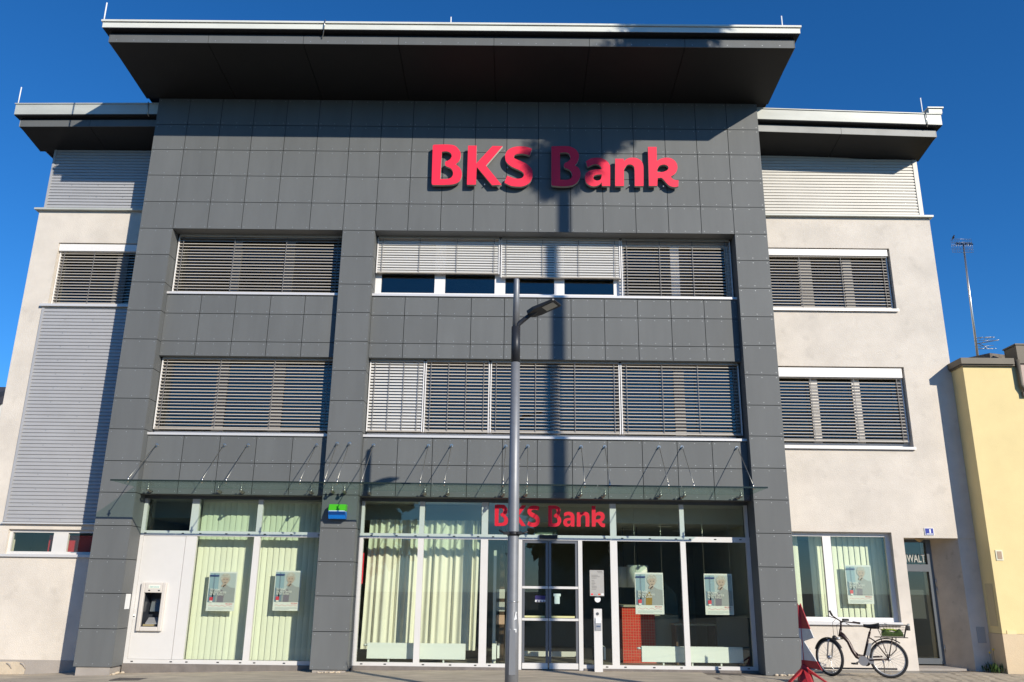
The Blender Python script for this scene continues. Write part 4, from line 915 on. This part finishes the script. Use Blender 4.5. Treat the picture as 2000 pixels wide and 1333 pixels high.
# ------------------------------------------------------------------ folding barrier
fbx, fby = U(1571, 1300, -1.05)[0], -1.05; fg = gz(5.1)
fd = thing('folding_barrier', 'red and white folding warning barrier on splayed feet beside the right pillar', 'barrier', (fbx, fby, fg))
zt = U(1570, 1179, fby)[1]
def fin(ang, wu, wl, mats_):
    c, s = math.cos(R(ang)), math.sin(R(ang)); th = .008
    def add(poly, mi, mb):
        a = [(fbx+u*c-th*s, fby+u*s+th*c, z) for u, z in poly]; b = [(fbx+u*c+th*s, fby+u*s-th*c, z) for u, z in poly]
        i = len(mb.v); n = len(poly); mb.v += a+b
        mb.f += [tuple(i+k for k in range(n)), tuple(i+n+k for k in reversed(range(n)))]+[(i+k, i+n+k, i+n+(k+1) % n, i+(k+1) % n) for k in range(n)]
        mb.m += [mi]*(n+2); mb.sm += [False]*(n+2)
    mb = MB(); z1 = zt; zm = zt-.42; zc = zt-.58; zl = fg+.22
    def up_(z): return .03+(z1-z)/(z1-zc)*wu
    def lo_(z): return .02+(zc+.0-z)/(zc-zl)*wl
    add([(0, z1-.05), (.03, z1), (up_(zm), zm), (0, zm)], 0, mb); add([(0, zm), (up_(zm), zm), (up_(zc), zc+.02), (.0, zc-.06)], 1, mb)
    zr = zc-.36
    add([(0, zc-.06), (.02, zc-.02), (lo_(zr), zr), (0, zr)], 1, mb); add([(0, zr), (lo_(zr), zr), (lo_(zl), zl), (0, zl+.03)], 0 if mats_ else 1, mb)
    return obj('fin', mb, [M['safered'], M['safewhite']], fd)
fin(-66, .26, .40, 1); fin(178, .02, .03, 1)
obj('post', MB().tube([(fbx, fby, fg+.1), (fbx, fby, zt-.03)], .016, 8), M['safered'], fd)
for a in (205, 262, 325, 60):
    c, s = math.cos(R(a)), math.sin(R(a)); L_ = .36
    w = .035
    p = Vector((fbx, fby, fg+.26)); e = Vector((fbx+c*L_, fby+s*L_, fg+.02)); sd_ = Vector((-s, c, 0))*w
    obj('leg', MB().hexa([e-sd_-Vector((0, 0, .02)), e+sd_-Vector((0, 0, .02)), p+sd_-Vector((0, 0, .06)), p-sd_-Vector((0, 0, .06)), e-sd_, e+sd_, p+sd_, p-sd_]), M['safered'], fd)
obj('base_block', MB().tube([(fbx, fby, fg), (fbx, fby, fg+.1), (fbx, fby, fg+.27)], [.14, .12, .05], 6, sm=False), M['safered'], fd)

# ------------------------------------------------------------------ bicycle
RA = Vector((6.815, -.42, .40)); FA = Vector((5.875, -.06, .395))
gk = thing('bicycle', 'black step-through electric bicycle with rear basket parked before the stucco wall', 'bicycle', (6.35, -.25, gz(6.3)))
fwd = (FA-RA); fwd.z = 0; fwd.normalize(); sidev = Vector((0, 0, 1)).cross(fwd)
def wheel(c, ax, name):
    c = Vector(c); ax = Vector(ax).normalized(); r = c.z-gz(c.x)-.017
    w = obj(name, MB().torus(c, r-.006, .024, ax, 48, 8), M['rubber'], gk)
    obj('rim', MB().torus(c, r-.032, .012, ax, 48, 6), M['silver'], w)
    u = ax.cross(Vector((0, 0, 1))).normalized(); v = u.cross(ax); sp = MB()
    for k in range(28):
        t = 2*math.pi*k/28+.05; t2 = t+(.45 if k % 4 < 2 else -.45); off = ax*(.03 if k % 2 else -.03)
        sp.tube([c+off+(u*math.cos(t2)+v*math.sin(t2))*.03, c+(u*math.cos(t)+v*math.sin(t))*(r-.03)], .0016, 4, cap=False)
    obj('spokes', sp, M['chrome'], w); obj('hub', MB().tube([c-ax*.055, c-ax*.03, c+ax*.03, c+ax*.055], [.015, .036, .036, .015], 12), M['silver'], w)
    return w, r
wheel(RA, sidev, 'wheel')
steer = Matrix.Rotation(R(-42), 3, 'Z') @ sidev
wheel(FA, steer, 'wheel')
P = lambda t, z, s=0: Vector((RA.x, RA.y, 0))+fwd*t+sidev*s+Vector((0, 0, z))
wb_ = (Vector((FA.x, FA.y, 0))-Vector((RA.x, RA.y, 0))).length
BB_ = P(.43, .375); HL = P(.80, .76); HT = P(.765, .90); ST = P(.27, .86); 
fr_ = MB().tube([P(.79, .80), P(.74, .77), P(.66, .68), P(.60, .52), P(.54, .42), P(.43, .37)], [.031, .034, .033, .031, .031, .033], 10)
fr_.tube([P(.785, .85), P(.72, .80), P(.63, .66), P(.575, .52), P(.51, .455), P(.40, .435)], .016, 8)
fr_.tube([HL, HT], .024, 10).tube([BB_, ST], .020, 10)
for s in (-.055, .055):
    fr_.tube([P(.29, .76), P(.20, .70, s*.8), P(0, .40, s)], .011, 8).tube([BB_, P(.3, .375, s), P(0, .395, s)], .012, 8)
obj('frame', fr_, M['bikeframe'], gk)
obj('frame_accent', MB().tube([P(.595, .50, -.012), P(.565, .45, -.014), P(.535, .42, -.012)], .0255, 10).tube([P(.345, .375, -.06), P(.30, .378, -.06)], .016, 8), M['orange'], gk)
obj('motor', MB().tube([BB_+sidev*.06+Vector((0, 0, -.02)), BB_-sidev*.06+Vector((0, 0, -.02))], .085, 16).tube([P(.30, .36, .05), P(.30, .36, -.05)], .05, 12), mat('motor_grey', (.30, .30, .31), .45, .3), gk)
obj('motor_cover', MB().tube([P(.38, .335, -.075), P(.38, .335, -.05)], .075, 16), M['black'], gk)
obj('battery', MB().hexa([tuple(P(a, z, s)) for z, a0, a1 in ((.45, .315, .385), (.66, .255, .315)) for a, s in ((a0, -.04), (a1, -.04), (a1, .04), (a0, .04))]), M['silver'], gk)
obj('seat_post', MB().tube([ST, P(.235, .955)], .013, 8), M['bikeframe'], gk)
sdl = MB(); top = []
for k in range(9):
    t = k/8; a = .37-.27*t; w = .03+.085*max(0, (t-.2)/.8)**1.1; z = .972-.015*math.sin(t*3)+.012*t
    top.append((a, w, z))
sm = MB()
for k, (a, w, z) in enumerate(top):
    for j in range(8):
        q = 2*math.pi*j/8; sm.v.append(tuple(P(a, z+(.03+.03*(k/8))*math.sin(q)*(1.1 if math.sin(q) < 0 else .7), w*math.cos(q))))
for k in range(8):
    for j in range(8): sm.f.append((k*8+j, k*8+(j+1) % 8, (k+1)*8+(j+1) % 8, (k+1)*8+j)); sm.m.append(0); sm.sm.append(True)
sm.f += [tuple(reversed(range(8))), tuple(64+j for j in range(8))]; sm.m += [0, 0]; sm.sm += [True, True]
obj('saddle', sm, M['black'], gk)
# fork, steering
fs = Matrix.Rotation(R(32), 3, 'Z'); lat = steer; F0 = Vector((FA.x, FA.y, 0))
fk = MB()
for s in (-.06, .06): fk.tube([FA+lat*s, FA+lat*s+Vector((.045, -.01, .30)), Vector(HL)+lat*s*.9-Vector((0, 0, .03))], [.014, .017, .018], 8)
fk.tube([Vector(HL)+lat*.07-Vector((0, 0, .03)), Vector(HL)-lat*.07-Vector((0, 0, .03))], .02, 8)
obj('fork', fk, M['silver'], gk)
SM_ = P(.75, 1.03)
gl_ = Vector((U(1560+435/7.285, 1150+305/7.285, -.2)[0], -.22, 1.18)); gr_ = Vector((U(1560+885/7.285, 1150+490/7.285, 0)[0], .06, 1.0))
hb = MB().tube([HT, SM_], .018, 10).tube([gl_+Vector((-.0, 0, .03)), gl_+Vector((.04, 0, -.05)), SM_+Vector((-.10, -.06, .05)), SM_, SM_+Vector((.14, .06, -.01)), gr_+Vector((-.10, -.01, .0)), gr_], .0115, 8)
hbo = obj('handlebar', hb, M['bikeframe'], gk)
obj('grip', MB().tube([gl_+Vector((-.004, 0, .04)), gl_+Vector((.035, 0, -.045))], .019, 8), M['black'], hbo); obj('grip', MB().tube([gr_+Vector((-.12, .03, .012)), gr_+Vector((.01, 0, -.006))], .019, 8), M['black'], hbo)
obj('brake_lever', MB().tube([SM_+Vector((-.1, -.05, .05)), gl_+Vector((-.07, -.02, -.05))], .007, 6).tube([SM_+Vector((.1, .03, -.03)), SM_+Vector((.2, .0, -.09))], .007, 6), M['black'], hbo)
obj('display', B(SM_.x+.03, SM_.x+.13, SM_.y-.06, SM_.y+.02, SM_.z+.01, SM_.z+.05), M['black'], hbo)
obj('brake_cable', MB().tube([SM_+Vector((-.08, .02, .05)), SM_+Vector((-.17, -.03, -.02)), SM_+Vector((-.17, -.03, -.22)), Vector(HL)+Vector((-.10, -.02, -.05))], .004, 5).tube([SM_+Vector((.05, -.04, .0)), SM_+Vector((-.12, -.08, -.06)), SM_+Vector((-.10, -.05, -.25)), Vector(HL)+Vector((0, -.02, .0))], .004, 5), M['black'], gk)
obj('headlight', MB().sphere(Vector(HL)+Vector((-.10, -.01, -.02)), .045, 10, 7), M['black'], gk)
def fender(c, ax, r, a0, a1, name):
    c = Vector(c); ax = Vector(ax).normalized(); u = ax.cross(Vector((0, 0, 1))).normalized(); v = u.cross(ax); mb = MB(); n = 22
    for k in range(n+1):
        t = a0+(a1-a0)*k/n; rd = u*math.cos(t)+v*math.sin(t)
        for s, dr in ((-.032, -.012), (-.02, .004), (0, .008), (.02, .004), (.032, -.012)): mb.v.append(tuple(c+rd*(r+dr)+ax*s))
    for k in range(n):
        for j in range(4): mb.f.append((k*5+j, k*5+j+1, k*5+j+6, k*5+j+5)); mb.m.append(0); mb.sm.append(True)
    return obj(name, mb, M['black'], gk)
ang_s = 1
fender(RA, sidev, .355, R(-12), R(128), 'fender'); fender(FA, steer, .345, R(20), R(150), 'fender')
rk = MB()
for s in (-.06, .06): rk.tube([P(.20, .775, s), P(-.36, .775, s)], .006, 6)
for a in (.18, .02, -.14, -.34): rk.tube([P(a, .775, -.06), P(a, .775, .06)], .005, 6)
for s in (-.075, .075): rk.tube([P(.10, .77, s*.8), P(0, .41, s)], .006, 6).tube([P(-.10, .77, s*.8), P(0, .41, s)], .006, 6).tube([P(-.16, .77, s), P(-.14, .56, s), P(-.05, .47, s), P(.02, .47, s)], .005, 6)
obj('rear_rack', rk, M['bikeframe'], gk)
bk = MB(); q0, q1, zb0, zb1 = .13, -.34, .785, .99
lo = [P(q0-.05, zb0, -.12), P(q1+.04, zb0, -.12), P(q1+.04, zb0, .12), P(q0-.05, zb0, .12)]; hi = [P(q0+.03, zb1, -.165), P(q1-.02, zb1, -.165), P(q1-.02, zb1, .165), P(q0+.03, zb1, .165)]
for k in range(4):
    a, b, c, d = lo[k], lo[(k+1) % 4], hi[(k+1) % 4], hi[k]
    bk.tube([d, c], .005, 6).tube([a, b], .004, 6).tube([a, d], .004, 6)
    for m in range(1, 9): bk.tube([a.lerp(b, m/9), d.lerp(c, m/9)], .0016, 4, cap=False)
    for m in range(1, 5): bk.tube([a.lerp(d, m/5), b.lerp(c, m/5)], .0016, 4, cap=False)
for m in range(1, 8): bk.tube([lo[0].lerp(lo[1], m/8), lo[3].lerp(lo[2], m/8)], .0016, 4, cap=False)
bk.tube([P(.0, zb1, -.165), P(.0, zb1+.02, -.15), P(-.02, zb1+.02, .15), P(-.02, zb1, .165)], .004, 6)
bko = obj('basket', bk, M['black'], gk)
obj('rear_lamp', B(P(q1-.04, .92).x-.02, P(q1-.04, .92).x+.02, P(q1-.04, .92).y-.04, P(q1-.04, .92).y+.04, .90, .98), M['black'], gk)
obj('kickstand', MB().tube([P(.10, .37, -.07), P(.085, .30, -.09), P(.09, gz(6.7)+.003, -.155)], [.014, .011, .009], 8), M['chrome'], gk)
cr_ = MB().tube([BB_-sidev*.10+Vector((0, 0, -.01)), BB_-sidev*.11+fwd*.155+Vector((0, 0, -.085))], .012, 8)
obj('crank', cr_, M['silver'], gk); pdl = BB_-sidev*.15+fwd*.155+Vector((0, 0, -.085)); obj('pedal', MB().box(pdl.x-.045, pdl.x+.045, pdl.y-.05, pdl.y+.05, pdl.z-.014, pdl.z+.014), M['black'], gk)
obj('chain_guard', MB().tube([P(.32, .42, -.065), P(.10, .435, -.065)], .014, 8).tube([P(.34, .37, -.065), P(.03, .385, -.065)], .010, 6), M['bikeframe'], gk)
# bag in the basket: lumpy cloth
random.seed(3)
mb = MB(); nx, ny = 14, 7
for lay in range(2):
    for i in range(nx+1):
        for j in range(ny+1):
            u, v = i/nx, j/ny; p = P(q0-.055+(q1-q0+.11)*u, 0, -.118+.236*v)
            e = min(u, 1-u, v, 1-v)
            z = .80 if lay else .80+(.075+.03*math.sin(u*9)+.02*math.sin(v*7+u*4)+random.uniform(-.012, .012))*min(1, .55+e*5)
            mb.v.append((p.x, p.y, z))
K = (nx+1)*(ny+1)
for i in range(nx):
    for j in range(ny):
        a = i*(ny+1)+j; mb.f.append((a, a+1, a+ny+2, a+ny+1)); mb.m.append(0); mb.sm.append(True)
rim = [i*(ny+1) for i in range(nx+1)]+[nx*(ny+1)+j for j in range(1, ny+1)]+[i*(ny+1)+ny for i in range(nx-1, -1, -1)]+[j for j in range(ny-1, 0, -1)]
for a, b in zip(rim, rim[1:]+rim[:1]): mb.f.append((a, b, b+K, a+K)); mb.m.append(0); mb.sm.append(False)
bg_ = obj('cloth_bag', mb, [M['bagg']]); tag(bg_, 'crumpled green cloth bag lying in the bicycle basket', 'bag')
mb = MB().sphere(P(-.06, .905, -.03), .085, 12, 7, 0, (1.5, .9, .22)).sphere(P(.02, .90, .02), .06, 10, 6, 0, (1.2, .9, .3)).sphere(P(-.17, .895, .0), .06, 10, 6, 0, (1.2, .9, .3))
obj('lime_lining', mb, M['bagl'], bg_)

# ------------------------------------------------------------------ neighbours
yb = thing('yellow_house', 'low pale yellow rendered house with brown roof edge beside the bank', 'building', (10, .8, .1))
YX, YY = 9.452, .5
obj('wall', B(YX, 22, YY, 10, .82, 6.17), M['yellow'], yb); obj('base', B(YX-.006, 22, YY-.012, 10, -.3, .815), M['ybase'], yb)
obj('roof_edge', MB().box(YX-.07, 10.50, YY-.10, 10, 6.20, 6.33), M['brownmetal'], yb); obj('roof_edge_shadow_gap', B(YX-.04, 10.52, YY-.06, 10, 6.171, 6.199), M['brownmetal'], yb)
# upper box with parapet at the right
ux = U(1986, 690, .42)[0]
ub = obj('upper_storey', B(ux+.02, 22, .44, .80, 5.62, 6.62), M['pinkwall'], yb)
obj('parapet_metal', MB().box(ux-.01, 22, .40, .84, 6.22, 6.62).box(ux-.03, 22, .38, .86, 6.621, 6.65), M['brownmetal'], ub)
obj('gutter', MB().tube([(ux-.01, .43, 6.3), (ux-.01, .43, 5.75), (ux+.08, .42, 5.6)], .045, 10), M['brownmetal'], ub)
obj('lower_edge', B(ux, 22, .42, .52, 5.52, 5.615), M['brownmetal'], ub)
for k in range(5): obj('shutter_slat', B(10.75, 12.2, YY-.02, YY+.03, 4.6+k*.09, 4.67+k*.09), M['white'], yb)
obj('shutter_box', B(10.70, 12.25, YY-.03, YY+.03, 5.06, 5.16), mat('dark_red', (.15, .04, .035), .6), yb)
x, z = U(1952, 1085, YY-.01); fr2 = obj('vent_frame', MB().box(x-.07, x+.07, YY-.015, YY+.01, z-.1, z+.1), mat('vent_white', (.78, .74, .55), .6), yb); obj('vent_grille', B(x-.045, x+.045, YY-.02, YY-.014, z-.075, z+.075), mat('vent_brown', (.42, .30, .20), .7), fr2)
x, z = U(1978, 1248, YY-.01); obj('access_panel', B(x-.09, x+.09, YY-.011, YY+.01, z-.15, z+.15), mat('panel_yellow', (.82, .68, .36), .8), yb)
obj('side_panel', B(YX-.010, YX+.01, .60, .86, .95, 1.75), mat('panel_dim', (.62, .50, .28), .8), yb)
rb_ = obj('service_box', B(9.22, 9.38, .975, 1.1, .62, .92), mat('box_grey', (.40, .40, .39), .7)); tag(rb_, 'small grey service cover on the recess wall beside the yellow house', 'cover')
# chimney slab
sx, sz = U(1925, 700, 1.6)
ch = thing('chimney', 'flat chimney under a coarse concrete slab on the yellow house', 'chimney', (sx, 1.8, 6.33))
obj('stack', B(sx-.28, sx+.5, 1.3, 2.2, 6.2, 6.60), M['concrete'], ch)
xa, za = U(1887, 703, 1.2); xb, _ = U(1963, 703, 1.2)
obj('slab', MB().hexa([(xa+.02, 1.6, za-.05), (xa+.42, 1.0, za-.05), (xb+.02, 1.15, za-.05), (xb, 2.3, za-.05), (xa, 1.6, za+.10), (xa+.42, .99, za+.10), (xb+.03, 1.14, za+.10), (xb, 2.3, za+.10)]), M['concrete'], ch)
an = thing('tv_antenna', 'tall thin antenna mast with grid aerial on the yellow house roof', 'antenna', (sx-.1, 2.0, 6.4))
AY = 2.0; x0, z0 = U(1910, 705, AY); x1, z1 = U(1881.5, 478, AY)
obj('mast', MB().tube([(x0, AY, z0-.3), ((x0+x1)/2, AY, (z0+z1)/2), (x1, AY, z1)], [.03, .026, .02], 8), M['steel'], an)
g_ = MB(); gx0, gz1 = U(1858.5, 465.5, AY); gx1, gz0 = U(1903, 492, AY); zc = (gz0+gz1)/2
for k in range(13):
    if k in (6,): continue
    xx = gx0+(gx1-gx0)*k/12; g_.tube([(xx, AY+.05, gz0), (xx, AY+.05, gz1)], .0035, 4)
for k in range(5):
    zz = gz0+(gz1-gz0)*k/4; g_.tube([(gx0, AY+.05, zz), (gx1, AY+.05, zz)], .004, 4)
obj('grid_reflector', g_, M['rodm'], an)
g_ = MB().tube([(gx0+.03, AY-.05, zc), (gx1-.03, AY-.05, zc)], .012, 6)
for k in range(4):
    xx = gx0+.1+(gx1-gx0-.2)*k/3; g_.tube([(xx-.04, AY-.07, zc+.03), (xx+.04, AY-.07, zc-.03)], .008, 5).tube([(xx-.04, AY-.07, zc-.03), (xx+.04, AY-.07, zc+.03)], .008, 5)
obj('dipole_row', g_, M['black'], an)
lx2, lz2 = U(1912, 672, AY); g_ = MB().tube([(lx2-.05, AY, lz2), (lx2+.30, AY-.3, lz2+.01)], .01, 6)
for dz in (-.13, .13):
    for e in (0, .1, .2, .28): g_.tube([(lx2-.1+e, AY-.02, lz2+dz*.4), (lx2-.06+e, AY-.02, lz2+dz), (lx2+.05+e, AY-.1, lz2+dz*1.05)], .005, 4)
    g_.tube([(lx2-.1, AY, lz2+dz), (lx2+.30, AY-.1, lz2+dz*1.1)], .005, 4).tube([(lx2-.1, AY, lz2+dz*.5), (lx2+.28, AY-.1, lz2+dz*.5)], .005, 4)
g_.tube([(lx2, AY, lz2), (lx2+.12, AY-.1, lz2-.12)], .009, 5)
obj('small_aerial', g_, M['rodm'], an)
bd = MB(); bx_, bz_ = U(1864, 462.5, AY); bd.sphere((bx_, AY+.05, bz_), .032, 8, 6, 0, (.7, 1.3, 1)).sphere((bx_+.008, AY+.02, bz_+.035), .017, 7, 5).tube([(bx_, AY+.08, bz_-.01), (bx_-.005, AY+.13, bz_-.05)], [.014, .006], 5)
tag(obj('bird', bd, M['black']), 'tiny dark bird perched on the grid aerial', 'bird')
# weeds
wd = thing('weed', 'green weeds with yellow flowers at the foot of the yellow house', 'plant', (9.5, .7, .1))
random.seed(11); lf = MB()
for k in range(60):
    x = 9.22+random.uniform(0, .22); y = .62+random.uniform(-.1, .35); a = random.uniform(0, 6.28); h = random.uniform(.05, .2); w = random.uniform(.015, .03); dx, dy = math.cos(a)*.06, math.sin(a)*.06; z = gz(9.3)
    lf.quadv([(x, y, z), (x+dx*.5-dy*.3, y+dy*.5+dx*.3, z+h*.6), (x+dx, y+dy, z+h), (x+dx*.5+dy*.3, y+dy*.5-dx*.3, z+h*.6)])
obj('leaves', lf, M['leaf'], wd)
fl = MB()
for px, py_ in ((1940, 1269), (1933, 1275)):
    x, z = U(px, py_, .75); fl.sphere((x, .75, z), .018, 8, 5)
    st2 = MB().tube([(x, .76, z), (x+.02, .78, gz(9.4))], .003, 4); obj('stem', st2, M['leaf'], wd)
obj('flowers', fl, M['flower'], wd)
# house far left, peeping out behind the wing
lh_ = thing('distant_house', 'white house with dark eaves peeping out behind the left wing', 'building', (-24, 12, 0))
hx, hz_ = U(8, 771, 12)
obj('wall', B(hx-9, hx-.0, 12, 20, -.6, hz_-.35), mat('house_white', (.72, .70, .66), .9), lh_); obj('eaves', MB().hexa([(hx-9, 11.5, hz_-.35), (hx+.0, 11.5, hz_-.35), (hx+.0, 20, hz_-.35), (hx-9, 20, hz_-.35), (hx-9, 11.4, hz_-.1), (hx, 11.4, hz_-.1), (hx-2, 16, hz_+1.2), (hx-9, 16, hz_+1.2)]), mat('eaves_dark', (.05, .045, .045), .8), lh_)
for xx in (-6, -3, -.8): obj('window', B(hx+xx, hx+xx+.7, 11.97, 12.02, 3.5, 4.6), M['wglass'], lh_)

# ------------------------------------------------------------------ trees and houses behind the camera (they shade the front and show in the glass)
def crown(c, rx, rz_, n, size, spiky=False, seed=1, clumps=26, droop=.0):
    rng = random.Random(seed); mb = MB(); c = Vector(c); cl = []
    for k in range(clumps):
        th = rng.uniform(0, 6.283); r = rng.random()**.5; h = rng.uniform(-1, 1)
        cl.append((Vector((math.cos(th)*r*rx*math.sqrt(max(0, 1-h*h*.7)), math.sin(th)*r*rx*math.sqrt(max(0, 1-h*h*.7)), h*rz_)), rng.uniform(.25, .5)*rx))
    for k in range(n):
        cc, rr = rng.choice(cl); d = Vector((rng.gauss(0, 1), rng.gauss(0, 1), rng.gauss(0, .8))).normalized()
        p = c+cc+d*rr*rng.random()**.4; t = (d+Vector((rng.uniform(-.6, .6), rng.uniform(-.6, .6), rng.uniform(-.6, .3)-droop))).normalized()
        s = t.cross(Vector((rng.uniform(-1, 1), rng.uniform(-1, 1), rng.uniform(-1, 1)))).normalized()
        L_ = size*rng.uniform(.7, 1.5); w = L_*(.12 if spiky else .4)
        mb.quadv([p, p+t*L_*.5+s*w, p+t*L_, p+t*L_*.5-s*w])
    return mb
def tree(loc, h, rx, rz_, n, size, tr, label, spiky=False, seed=1, clumps=26, lean=0):
    x, y = loc; z = gz(x)-.15; t = thing('tree', label, 'tree', (x, y, z))
    mb = MB().tube([(x, y, z-.1), (x+.02, y, z+h*.4), (x, y, z+h-rz_*.3), (x, y, z+h+rz_*.4)], [tr*1.15, tr, tr*.9, tr*.4], 12)
    for k in range(7):
        a = k*2.4+seed; mb.tube([(x, y, z+h-rz_*.6+k*.12*rz_), (x+math.cos(a)*rx*.35, y+math.sin(a)*rx*.35, z+h-rz_*.3+k*.14*rz_), (x+math.cos(a)*rx*.8, y+math.sin(a)*rx*.8, z+h-rz_*.1+k*.15*rz_)], [tr*.4, tr*.25, tr*.08], 6)
    obj('trunk', mb, M['bark'], t); obj('crown', crown((x+lean, y, z+h+rz_*.15), rx, rz_, n, size, spiky, seed, clumps), M['needle'], t); return t
dY = 9.2
tree((1.0+.77*dY, -dY), 11.25+.59*dY+.45, .95, 1.2, 7500, .24, .13, 'tall slender tree with bare trunk across the pavement from the bank', True, 5, 26, .32)
tree((-9, -34), 6.5, 3.2, 3.0, 3500, .5, .25, 'broad leafy tree across the street from the bank', False, 9, 30)
tree((3.5, -30), 5.5, 2.4, 2.4, 3000, .45, .2, 'leafy street tree opposite the entrance', False, 14, 26)
for x0, w, h, y, c, lab in ((-30, 17, 7.5, -40, (.42, .38, .30), 'long pale house with dark tiled roof across the street'), (2, 16, 6.0, -44, (.30, .27, .22), 'low grey house with pitched roof across the street')):
    t = thing('opposite_house', lab, 'building', (x0+w/2, y, -.2)); me_ = mat('opp_%d' % x0, c, .9, var=.05)
    obj('wall', B(x0, x0+w, y-9, y, -1, h), me_, t)
    obj('roof', MB().hexa([(x0-.4, y-9.5, h), (x0+w+.4, y-9.5, h), (x0+w+.4, y+.5, h), (x0-.4, y+.5, h), (x0-.4, y-4.6, h+3), (x0+w+.4, y-4.6, h+3), (x0+w+.4, y-4.4, h+3), (x0-.4, y-4.4, h+3)]), mat('roof_tile_dark', (.10, .06, .045), .8, var=.15, scale=5), t)
    for i in range(5):
        for zz in (1.0, 3.9):
            if zz+1.5 < h: wo = obj('window', B(x0+1.3+i*(w-2)/5, x0+2.5+i*(w-2)/5, y-.02, y+.03, zz, zz+1.5), M['darkframe'], t)
